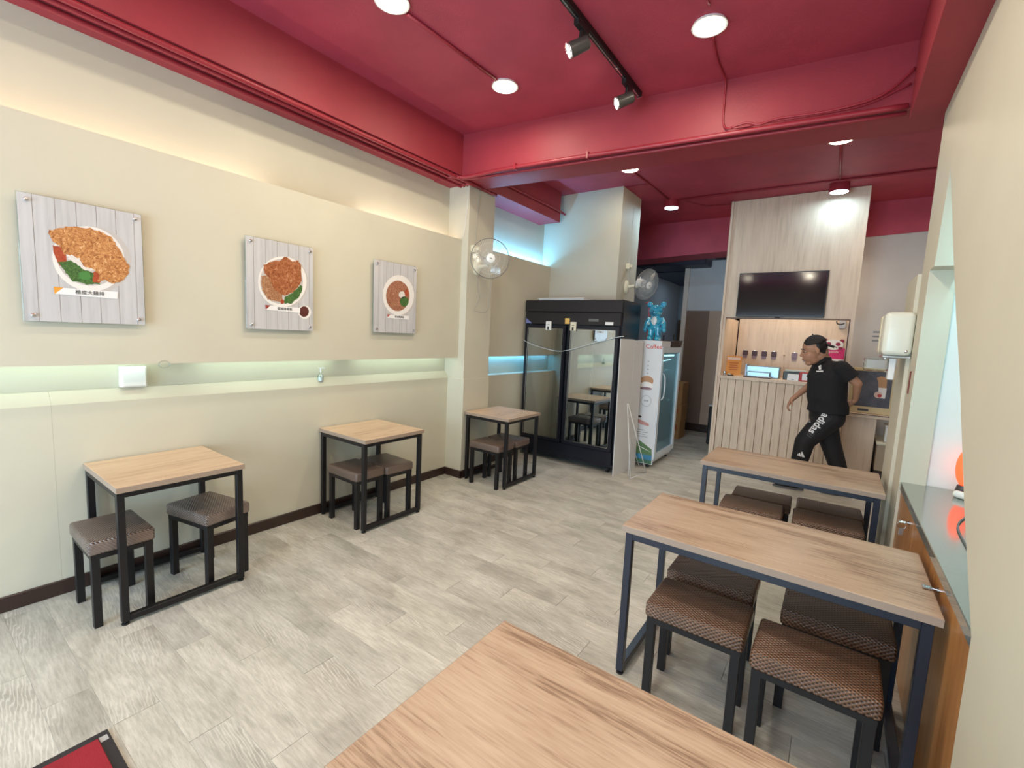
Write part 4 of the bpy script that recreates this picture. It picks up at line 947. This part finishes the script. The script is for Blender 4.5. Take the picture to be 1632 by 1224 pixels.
# panda sign on the kitchen wall
yk = 7.895
pd = thing('delivery_sign', 'pink delivery sign with a white and red panda head on the kitchen wall', 'sign', (-.03, yk, 1.5))
obj('sign_board', box(B(), -.20, .075, yk - .006, yk, 1.40, 1.645, .002, 1), plain('pink_sign', (.62, .02, .16), .5), pd)
obj('white_band', box(B(), -.20, .075, yk - .008, yk - .006, 1.44, 1.49), WPL, pd)
obj('mauve_band', box(B(), -.20, .075, yk - .008, yk - .006, 1.40, 1.44), TG2, pd)
obj('sign_lettering', text_bm('foodpanda', .045, (1, 0, 0), (0, 0, 1), (-.09, yk - .008, 1.59), .001, bold=.001), plain('pale_pink', (.8, .45, .5), .5), pd)
DR = plain('panda_red', (.28, .01, .05), .5)
def disc(cx, cz, rx, rz, y0_, y1_, nm, mt_): 
    bm = B(); rings(bm, [(Vector((cx, y0_, cz)), Vector((rx, 0, 0)), Vector((0, 0, rz))), (Vector((cx, y1_, cz)), Vector((rx, 0, 0)), Vector((0, 0, rz)))], seg=24); return obj(nm, bm, mt_, pd)
for s in (-1, 1): disc(-.065 + s * .095, 1.745, .026, .026, yk - .004, yk, 'ear', DR)
disc(-.065, 1.69, .115, .075, yk - .010, yk - .004, 'panda_face', WPL)
for s in (-1, 1): disc(-.065 + s * .055, 1.70, .030, .026, yk - .013, yk - .0105, 'eye_patch', DR)
disc(-.065, 1.672, .012, .010, yk - .013, yk - .0105, 'nose', RUB)
for s in (-1, 1): disc(-.065 + s * .085, 1.645, .026, .020, yk - .016, yk - .0105, 'paw', DR)
t = thing('tape_holder', 'small grey bracket with a black curved hook high on the kitchen wall', 'bracket', (0, 7.88, 1.95)); obj('plate', box(B(), -.03, .05, 7.87, 7.897, 1.92, 2.03, .005), plain('bracket_grey', (.45, .45, .46), .4), t)
obj('hook', tube(B(), smooth_path([(-.06, 7.84, 2.02), (-.05, 7.84, 1.985), (-.01, 7.84, 1.975), (.03, 7.85, 1.99)]), .008), RUB, t, 'all')

# ---- side counter with framed picture, right of the man
sc = thing('side_counter', 'low pale wood side counter under the framed drink picture', 'counter', (.3, 7.3, 0))
obj('counter_body', box(B(), .14, .47, 7.10, 7.60, 0, .80), FACW, sc); obj('countertop', box(B(), .13, .66, 7.06, 7.62, .80, .845, .003, 1), FACW, sc); obj('edge_strip', box(B(), .13, .66, 7.055, 7.0595, .835, .846), BROWN_EDGE_SHADE, sc)
pc = thing('framed_picture', 'picture of a layered drink on dark ground in a pale yellow frame', 'picture', (.4, 7.2, .85))
FRM = plain('pale_gold_frame', (.60, .50, .28), .45)
obj('frame', box(box(box(box(B(), .17, .62, 7.17, 7.20, 1.375, 1.415, .003, 1), .17, .62, 7.17, 7.20, .848, .93, .003, 1), .17, .20, 7.17, 7.20, .93, 1.375), .575, .62, 7.17, 7.20, .93, 1.375), FRM, pc)
obj('picture_sheet', box(B(), .20, .575, 7.182, 7.19, .93, 1.375), food('dark_print', [(.03, .028, .04), (.07, .065, .08), (.12, .12, .14)], 6, .6), pc)
def fl2(nm, pts, mt_, k): return flat(pc, nm, pts, mt_, k, 7.181)
fl2('printed_drink', [(.42, 1.30), (.46, 1.32), (.52, 1.31), (.53, 1.12), (.46, 1.10), (.44, 1.25)], plain('printed_tea', (.50, .28, .13), .5), 1)
fl2('printed_drink', [(.45, 1.18), (.53, 1.18), (.525, 1.05), (.46, 1.05)], PLATE, 2)
fl2('printed_fruit', ov(.455, 1.09, .04, .04), plain('printed_rim', (.7, .5, .42), .5), 3); fl2('printed_fruit', ov(.47, 1.08, .022, .02), plain('printed_strawberry', (.5, .05, .05), .5), 4)
obj('frame_label', box(B(), .27, .38, 7.166, 7.1695, .875, .90), plain('label_dark', (.05, .04, .04), .4), pc)
t = thing('storage_box', 'pale brown box beside the side counter under the shelf', 'box', (.56, 7.25, .0)); obj('box_body', box(B(), .50, .66, 7.0, 7.5, .18, .50, .004, 1), plain('pale_box', (.42, .34, .25), .6), t); obj('box_base', box(B(), .50, .66, 7.0, 7.5, 0, .17), plain('dark_box', (.06, .04, .04), .6), t); obj('lid', box(B(), .49, .67, 6.99, 7.51, .50, .53, .004, 1), IVO, t)
t = thing('plastic_tub', 'pale tub standing on the box beside the side counter', 'tub', (.6, 7.2, .53)); obj('tub', box(B(), .56, .65, 7.05, 7.3, .531, .72, .01), WPL, t); obj('rim', box(B(), .555, .655, 7.045, 7.305, .72, .735, .003, 1), WPL, t)

# ================================================================= RIGHT WALL THINGS
t = thing('paper_dispenser', 'white rounded towel dispenser on the right wall over the farthest long table', 'dispenser', (.36, 4.1, 1.6))
obj('dispenser_body', box(B(), .226, .379, 3.80, 4.08, 1.60, 1.88, .032, 4), plain('dispenser_white', (.74, .76, .66), .3), t, True)
obj('back_cover', box(B(), .220, .33, 4.02, 4.12, 1.61, 1.87, .02, 3), IVO, t, True)
obj('lock_knob', ball(B(), (.350, 3.799, 1.63), (.010, .005, .010)), CHROME, t, True)
obj('lower_lip', box(B(), .235, .379, 3.81, 4.07, 1.584, 1.599, .004, 1), CHROME, t)
t = thing('clear_holder', 'clear plastic cup holder hanging under the towel dispenser', 'holder', (.28, 4.2, 1.5))
obj('holder', box(B(), .15, .28, 3.88, 4.0, 1.49, 1.58, .015), CLEAR, t); obj('hook', box(B(), .28, .315, 3.88, 3.98, 1.44, 1.583, .004, 1), WPL, t)
t = thing('slot_strip', 'narrow dark red slot plate on the right wall below the dispenser', 'plate', (.345, 3.75, 1.4)); obj('strip', box(B(), .373, .380, 3.70, 3.72, 1.37, 1.51, .002, 1), plain('slot_red', (.18, .05, .04), .5), t)
t = thing('wall_bracket', 'small black bracket sticking out left of the towel dispenser', 'bracket', (.2, 4.3, 1.7))
for k in range(3): obj('prong', box(B(), .185, .222, 4.06, 4.07, 1.69 + .03 * k, 1.702 + .03 * k), INKG, t)

cabn = thing('wall_cabinet', 'orange-brown cabinet under the lit recess, doors with keys in the locks', 'cabinet', (.6, 2.6, 0))
obj('carcass', box(B(), .42, 1.04, 1.73, 3.57, 0, .80), ORW, cabn)
DY = [1.735, 2.35, 2.96, 3.56]
for a, b in zip(DY, DY[1:]):
    d = obj('door', box(B(), .393, .418, a + .003, b - .003, .03, .79, .0015, 1), ORW, cabn)
def keylock(y, z, keys):
    k = obj('lock', cyl(B(), (.394, y, z), (.385, y, z), .011, seg=16), CHROME, cabn, True)
    if keys:
        obj('key', box(cyl(B(), (.385, y, z), (.355, y, z), .004), .345, .372, y - .016, y + .016, z - .002, z + .002, .0008, 1), CHROME, k)
        obj('key_ring', tube(B(), [(.362 + .018 * math.cos(a), y + .006, z - .022 + .018 * math.sin(a)) for a in [i * PI / 8 for i in range(16)]], .0018, 5, True), CHROME, k, 'all')
        obj('spare_key', box(B(), .352, .372, y + .004, y + .008, z - .075, z - .035, .001, 1), CHROME, k)
keylock(2.23, .755, True); keylock(3.06, .745, True)
wt = thing('worktop', 'grey polished worktop inside the lit slanted recess', 'worktop', (.7, 2.6, .8))
obj('slab', box(B(), .385, 1.04, 1.73, 3.575, .801, .845, .003, 1), STEEL, wt)
lp = thing('salt_lamp', 'glowing orange-red lamp on the worktop half hidden by the wall edge', 'lamp', (.642, 3.485, .845))
bm = B(); rings(bm, [(Vector((.642, 3.485, z)), Vector((r, 0, 0)), Vector((0, r, 0))) for z, r in ((.90, .02), (.92, .035), (.97, .042), (1.04, .036), (1.09, .018), (1.12, .004))], seg=18)
bm.free(); bm = ball(B(), (.642, 3.485, 1.0), (.042, .042, .105), 24)
obj('glowing_globe', bm, emis('lamp_orange', (1, .10, .03), 1.3), lp, True)
obj('lamp_base', cyl(B(), (.642, 3.485, .846), (.642, 3.485, .90), .035, .025, 18), plain('lamp_base_dark', (.06, .05, .05), .4), lp, True)
obj('power_cord', tube(B(), smooth_path([(.66, 3.45, .852), (.72, 3.3, .851), (.60, 3.05, .850), (.52, 2.8, .850), (.50, 2.45, .850), (.47, 2.25, .850), (.47, 2.1, .850)]), .004), plain('grey_cable', (.12, .13, .14), .5), lp, 'all')
t = thing('white_roll', 'short white tube lying on the worktop in front of the glowing lamp', 'roll', (.6, 3.4, .845)); bm = cyl(B(), (.605, 3.40, .866), (.70, 3.31, .866), .020, seg=16); obj('roll', bm, WPL, t, True); obj('roll_end', cyl(B(), (.6045, 3.4005, .866), (.600, 3.4045, .866), .017, seg=16), IVO, t)

# floor mat
t = thing('door_mat', 'red pile mat with dark rubber border on the floor at the bottom left', 'mat', (-1.7, .1, 0))
obj('rubber_border', box(B(), -2.18, -.98, -.42, .43, .0005, .007, .002, 1), plain('mat_rubber', (.022, .019, .022), .6), t); obj('pile', box(B(), -2.145, -1.015, -.385, .395, .0072, .013, .002, 1), MATR, t)
ml_ = box(B(), -2.150, -2.120, .398, .422, .0071, .0076); obj('mat_label', ml_, plain('mat_label', (.42, .43, .43), .6), t)

# ================================================================= THE MAN
V = Vector
ps = thing('person', 'man in black cap, black polo and black track trousers walking to the left', 'person', (-.05, 6.1, 0))
Fd = V((-.86, -.50, 0)).normalized(); Lf = V((-Fd.y, Fd.x, 0)) * 1.0; Lf = V((.50, -.86, 0)).normalized(); UP = V((0, 0, 1))
def elr(bm, c, f, l, sf_, sl_, seg=20): return (c, f * sf_, l * sl_)
def loft(bm, L, seg=18):
    'L: (centre, forward half, left half[, forward vec, left vec])'
    rings(bm, [(V(a[0]), (a[3] if len(a) > 3 else Fd) * a[1], (a[4] if len(a) > 3 else Lf) * a[2]) for a in L], seg=seg)
def limb(bm, pts, cap=True):
    'pts: (point, radius)'
    for (a, ra), (b, rb) in zip(pts, pts[1:]): cyl(bm, a, b, ra, rb, 16)
    for i, (a, ra) in enumerate(pts):
        if cap or 0 < i < len(pts) - 1: ball(bm, a, ra, 14)
pel = V((-.03, 6.10, .93)); wst = V((-.04, 6.10, 1.08)); cht = V((-.06, 6.10, 1.31)); shl = V((-.05, 6.10, 1.445)); nk = V((-.115, 6.075, 1.515))
hd = V((-.220, 6.035, 1.600))
shL, shR = shl + Lf * .185 - UP * .02, shl - Lf * .185 - UP * .02
elL, wrL = at(1367, 612, 1, 5.95), at(1363, 637, 1, 6.06); elR, wrR = at(1292, 613, 1, 6.26), at(1263, 636, 1, 6.15)
hpL, hpR = pel + Lf * .09 - UP * .03, pel - Lf * .09 - UP * .03
knL, anL = at(1283, 703, 1, 6.02), at(1265, 765, 1, 6.06); knR, anR = at(1324, 708, 1, 6.18), at(1343, 768, 1, 6.20)
# ---- head direction: towards -x, tilted down a little
hf = V((-.94, -.27, -.24)).normalized(); hl = hf.cross(UP) * -1; hl = UP.cross(hf).normalized(); hu = hf.cross(hl).normalized()
if hu.z < 0: hu = -hu
HS = 1.14
def HP(f, l, u): return hd + (hf * f + hl * l + hu * u) * HS
HR = Matrix((hf, hl, hu)).transposed()
bm = B(); BSC[0] = HS
ball(bm, HP(-.01, 0, .03), (.102, .078, .098), 24, HR); ball(bm, HP(.03, 0, -.045), (.072, .062, .075), 20, HR); ball(bm, HP(.052, 0, -.112), (.036, .036, .028), 16, HR); ball(bm, HP(.015, 0, -.09), (.06, .055, .04), 16, HR)
ball(bm, HP(-.06, 0, -.02), (.06, .065, .07), 16, HR)
cyl(bm, HP(.085, 0, .02), HP(.112, 0, -.028), .008, .015, 12); ball(bm, HP(.110, 0, -.030), (.016, .016, .012), 12, HR)
ball(bm, HP(.088, .012, .025), (.012, .02, .008), 10, HR); ball(bm, HP(.088, -.012, .025), (.012, .02, .008), 10, HR)
for s in (-1, 1): ball(bm, HP(-.012, s * .080, -.008), (.019, .008, .031), 12, HR); ball(bm, HP(.045, s * .036, -.035), (.035, .026, .04), 14, HR)
ball(bm, HP(.098, 0, -.062), (.012, .024, .006), 10, HR); ball(bm, HP(.094, 0, -.074), (.012, .021, .007), 10, HR)
BSC[0] = 1
limb(bm, [(HP(-.035, 0, -.06), .060), (nk, .058), (shl - UP * .03, .055)])
loft(bm, [(shl + UP * .01, .05, .08), (shl - UP * .03, .09, .165), (cht, .115, .165), (wst, .105, .145), (pel, .11, .155), (pel - UP * .08, .09, .14)])
limb(bm, [(shL, .055), (elL, .042), (wrL, .027)]); limb(bm, [(shR, .055), (elR, .040), (wrR, .026)])
limb(bm, [(hpL, .09), (knL, .062), (anL, .042)]); limb(bm, [(hpR, .09), (knR, .062), (anR, .042)])
def hand(bm, w, d, pn, s, curl):
    'w wrist, d hand direction, pn palm normal (fingers curl to it), s side towards the thumb'
    d, pn = d.normalized(), pn.normalized(); sd = d.cross(pn).normalized() * s
    Rm = Matrix((d, sd, pn)).transposed(); ball(bm, w + d * .045, (.052, .040, .017), 14, Rm); cyl(bm, w - d * .01, w + d * .03, .026, .026, 12)
    for i, (o_, ln) in enumerate(((.030, .072), (.010, .080), (-.010, .074), (-.029, .058))):
        p = w + d * .080 + sd * o_; a = .35 * curl; r = .0098
        q = p
        for j, f in enumerate((.45, .32, .23)):
            dd = (d * math.cos(a) + pn * math.sin(a)).normalized(); q2 = q + dd * ln * f; cyl(bm, q, q2, r, r * .93, 8); ball(bm, q2, r * .95, 8); q = q2; a += .65 * curl; r *= .93
    p = w + d * .02 + sd * .034; q = p + (d * .6 + sd * .6 + pn * .35).normalized() * .038; q2 = q + (d * .9 + sd * .15 + pn * .4).normalized() * .032
    cyl(bm, p, q, .013, .011, 8); ball(bm, q, .011, 8); cyl(bm, q, q2, .011, .009, 8); ball(bm, q2, .0092, 8)
hand(bm, wrR, V((-.42, -.15, -.85)), V((.75, .1, -.35)), 1, .9)
hand(bm, wrL, V((-.45, .25, -.75)), V((-.6, .5, .2)), -1, .8)
body = obj('body', remesh(bm, .0062, 4, .5), SKIN, ps, 'all')
BSC[0] = HS
def facebit(nm, bm, mt_): return obj(nm, bm, mt_, ps, True)
for s in (-1, 1):
    facebit('eye', ball(B(), HP(.081, s * .034, .005), (.010, .012, .005), 12, HR), plain('eye_white', (.55, .5, .48), .2)); facebit('iris', ball(B(), HP(.092, s * .036, .003), (.004, .006, .006), 10, HR), HAIR)
    facebit('eyebrow', ball(B(), HP(.092, s * .036, .030), (.008, .022, .005), 10, HR), HAIR)
facebit('lips', ball(B(), HP(.104, 0, -.068), (.008, .020, .006), 12, HR), plain('lips', (.32, .12, .09), .5))
bm = B(); ball(bm, HP(-.035, 0, .035), (.085, .082, .090), 20, HR); ball(bm, HP(-.062, 0, -.012), (.048, .068, .072), 16, HR)
for s in (-1, 1): ball(bm, HP(.012, s * .064, .035), (.026, .009, .034), 12, HR)
obj('hair', remesh(bm, .006, 2), HAIR, ps, 'all')
# cap worn backwards: dome, band, brim over the neck
bm = B(); ball(bm, HP(-.022, 0, .045), (.104, .088, .106), 28, HR)
vs = [v for v in bm.verts if (v.co - HP(0, 0, .056)).dot((hu + hf * .10).normalized()) < 0]; bmesh.ops.delete(bm, geom=vs, context='VERTS')
cap = obj('cap', bm, plain('black_cap', (.016, .014, .013), .75, bmp=.2, bs=200), ps, 'all'); sd = cap.modifiers.new('T', 'SOLIDIFY'); sd.thickness = .006
bm = B(); L0 = []
for f, dr, ww in ((-.100, .042, .066), (-.135, .022, .070), (-.165, .004, .062), (-.180, -.008, .045)):
    row = [bm.verts.new(HP(f - 0 * a, a * ww, dr + .014 * (1 - a * a))) for a in (-1, -.6, -.2, .2, .6, 1)]; L0.append(row)
for p_, q_ in zip(L0, L0[1:]):
    for j in range(5): bm.faces.new((p_[j], p_[j + 1], q_[j + 1], q_[j]))
br = obj('cap_brim', bm, plain('black_brim', (.012, .014, .012), .7), ps, 'all'); sd = br.modifiers.new('T', 'SOLIDIFY'); sd.thickness = .005
facebit('cap_button', ball(B(), HP(-.012, 0, .156), .007, 10), RUB)
BSC[0] = 1
# polo shirt
def slv(bm, a, b, f, r0, r1):
    e = a.lerp(b, f); cyl(bm, a, e, r0, r1, 18); ball(bm, a, r0, 16)
bm = B()
loft(bm, [(nk - UP * .015, .070, .074), (shl + UP * .045, .100, .125), (shl - UP * .0, .140, .215), (cht + Fd * .01, .175, .225), (wst + Fd * .015, .180, .215), (pel + UP * .08, .182, .218), (pel + UP * .0, .187, .224)], 26)
slv(bm, shL, elL, .66, .085, .084); slv(bm, shR, elR, .72, .085, .080)
bm = remesh(bm, .0075, 4, .5)
polo = obj('polo_shirt', bm, BLKC, ps, 'all')
bm = B()
for s in (-1, 1):
    a = nk + UP * .005; P = [a - Fd * .064 + Lf * s * .01, a - Fd * .03 + Lf * s * .062, a + Fd * .03 + Lf * s * .060, a + Fd * .074 + Lf * s * .018 - UP * .03]
    Q = [p + UP * .018 for p in P]; O = [P[0] - UP * .03 - Fd * .02, P[1] - UP * .03 + Lf * s * .025, P[2] - UP * .035 + Lf * s * .02 + Fd * .02, P[3] - UP * .055 + Fd * .02 + Lf * s * .03]
    vp = [bm.verts.new(p) for p in P]; vq = [bm.verts.new(p) for p in Q]; vo = [bm.verts.new(p) for p in O]
    for i in range(3): bm.faces.new((vp[i], vp[i + 1], vq[i + 1], vq[i])); bm.faces.new((vq[i], vq[i + 1], vo[i + 1], vo[i]))
cl_ = obj('collar', bm, BLKC, ps); sd = cl_.modifiers.new('T', 'SOLIDIFY'); sd.thickness = .005
# trousers
bm = B()
loft(bm, [(pel + UP * .06, .14, .18), (pel, .165, .20), (pel - UP * .10, .150, .20)], 24)
limb(bm, [(hpL - UP * .02, .130), (hpL.lerp(knL, .5), .122), (knL, .100), (knL.lerp(anL, .5), .085), (anL + UP * .02, .066)])
limb(bm, [(hpR - UP * .02, .130), (hpR.lerp(knR, .5), .120), (knR, .100), (knR.lerp(anR, .5), .088), (anR + UP * .02, .066)])
bm = remesh(bm, .0075, 4, .5)
tro = obj('track_trousers', bm, BLKT, ps, 'all')
# shoes
def shoe(an, d, toe):
    d = V(d).normalized(); l = d.cross(UP).normalized(); Rm = Matrix((d, l, d.cross(l) * -1)).transposed()
    bm = B(); ball(bm, an + d * .05 - UP * .045, (.14, .048, .040), 20, Rm); ball(bm, an - d * .02 - UP * .01, (.065, .045, .06), 16, Rm); ball(bm, an + d * .13 - UP * .052, (.06, .046, .03), 16, Rm)
    zf = min(v.co.z for v in bm.verts)
    for v in bm.verts: v.co.z = max(v.co.z, toe)
    o = obj('shoe', remesh(bm, .007, 3), plain('black_shoe', (.015, .014, .014), .5), ps, 'all')
    bm = B(); ring = [an + d * (.05 + .155 * math.cos(2 * PI * k / 24)) + l * (.050 * math.sin(2 * PI * k / 24)) for k in range(24)]
    prism(bm, [V((p.x, p.y, .002)) for p in ring], (0, 0, .020)); obj('sole', bm, plain('grey_sole', (.10, .10, .10), .6), o)
shoe(V((anL.x, anL.y, .09)), (-.95, -.12, 0), .012); shoe(V((anR.x, anR.y, .09)), (-.95, -.25, 0), .012)
# prints, pressed on to the cloth
def press(bm, target, dirv, lift=.003):
    vs = [v.co + ORG[target] for v in target.data.vertices]; bv = BVHTree.FromPolygons(vs, [p.vertices[:] for p in target.data.polygons])
    d = V(dirv).normalized()
    for v in bm.verts:
        d = (v.co - V((0, 0, H))).normalized(); h = bv.ray_cast(v.co - d * .8, d)
        if h[0] is not None: v.co = h[0] - d * lift
    return bm
view = V((0.02, 1, -.06))
def subd(bm): bmesh.ops.triangulate(bm, faces=bm.faces); bmesh.ops.subdivide_edges(bm, edges=bm.edges, cuts=1, use_grid_fill=True); return bm
yy = 6.0
pa, pb = at(1315, 662, 1, yy), at(1294, 688, 1, yy)
dx = (pa - pb)
bm = text_bm('adidas', .105, -dx, dx.cross(V((0, 1, 0))) * -1, (pa + pb) / 2, .0, bold=.002)
ux, uy = (-dx).normalized(), None
obj('trouser_lettering', press(subd(bm), tro, view), INKW, ps)
def patch(nm, px, target, mt_, y_=5.7):
    P = [at(x, y, 1, y_) for x, y in px]; bm = B(); c = sum(P, V()) / len(P); vc = bm.verts.new(c); vs = [bm.verts.new(p) for p in P]
    for i in range(len(vs)): bm.faces.new((vc, vs[i], vs[(i + 1) % len(vs)]))
    bmesh.ops.subdivide_edges(bm, edges=bm.edges, cuts=1, use_grid_fill=True)
    return obj(nm, press(bm, target, V(c - V((0, 0, H)))), mt_, ps)
def PZ(pts, s, ox, oy): return [(ox + x / s, oy + y / s) for x, y in pts]
for i in range(3): patch('thigh_stripe', PZ([(175 + 32 * i, 640 - 35 * i), (195 + 32 * i, 625 - 35 * i), (300 + 25 * i, 705 - 32 * i), (285 + 25 * i, 720 - 32 * i)], 12.24, 1270, 640), tro, plain('grey_trouser_print', (.05, .05, .052), .6))
for tri in ([(0, 1045), (20, 1018), (30, 1020), (45, 1062)], [(35, 1010), (60, 1000), (85, 1075), (55, 1070)], [(75, 990), (105, 978), (155, 1092), (95, 1080)]): patch('knee_emblem', PZ(tri, 12.24, 1270, 640), tro, INKW)
patch('hip_emblem', PZ([(215, 400), (245, 355), (270, 400), (255, 415)], 12.24, 1270, 640), tro, INKW)
patch('chest_emblem', PZ([(420, 775), (445, 765), (475, 755), (475, 785), (450, 800), (475, 800), (470, 845), (430, 845), (425, 815)], 12.24, 1270, 520), polo, INKW)
patch('chest_emblem', PZ([(380, 868), (512, 862), (514, 892), (380, 888)], 12.24, 1270, 520), polo, INKW)
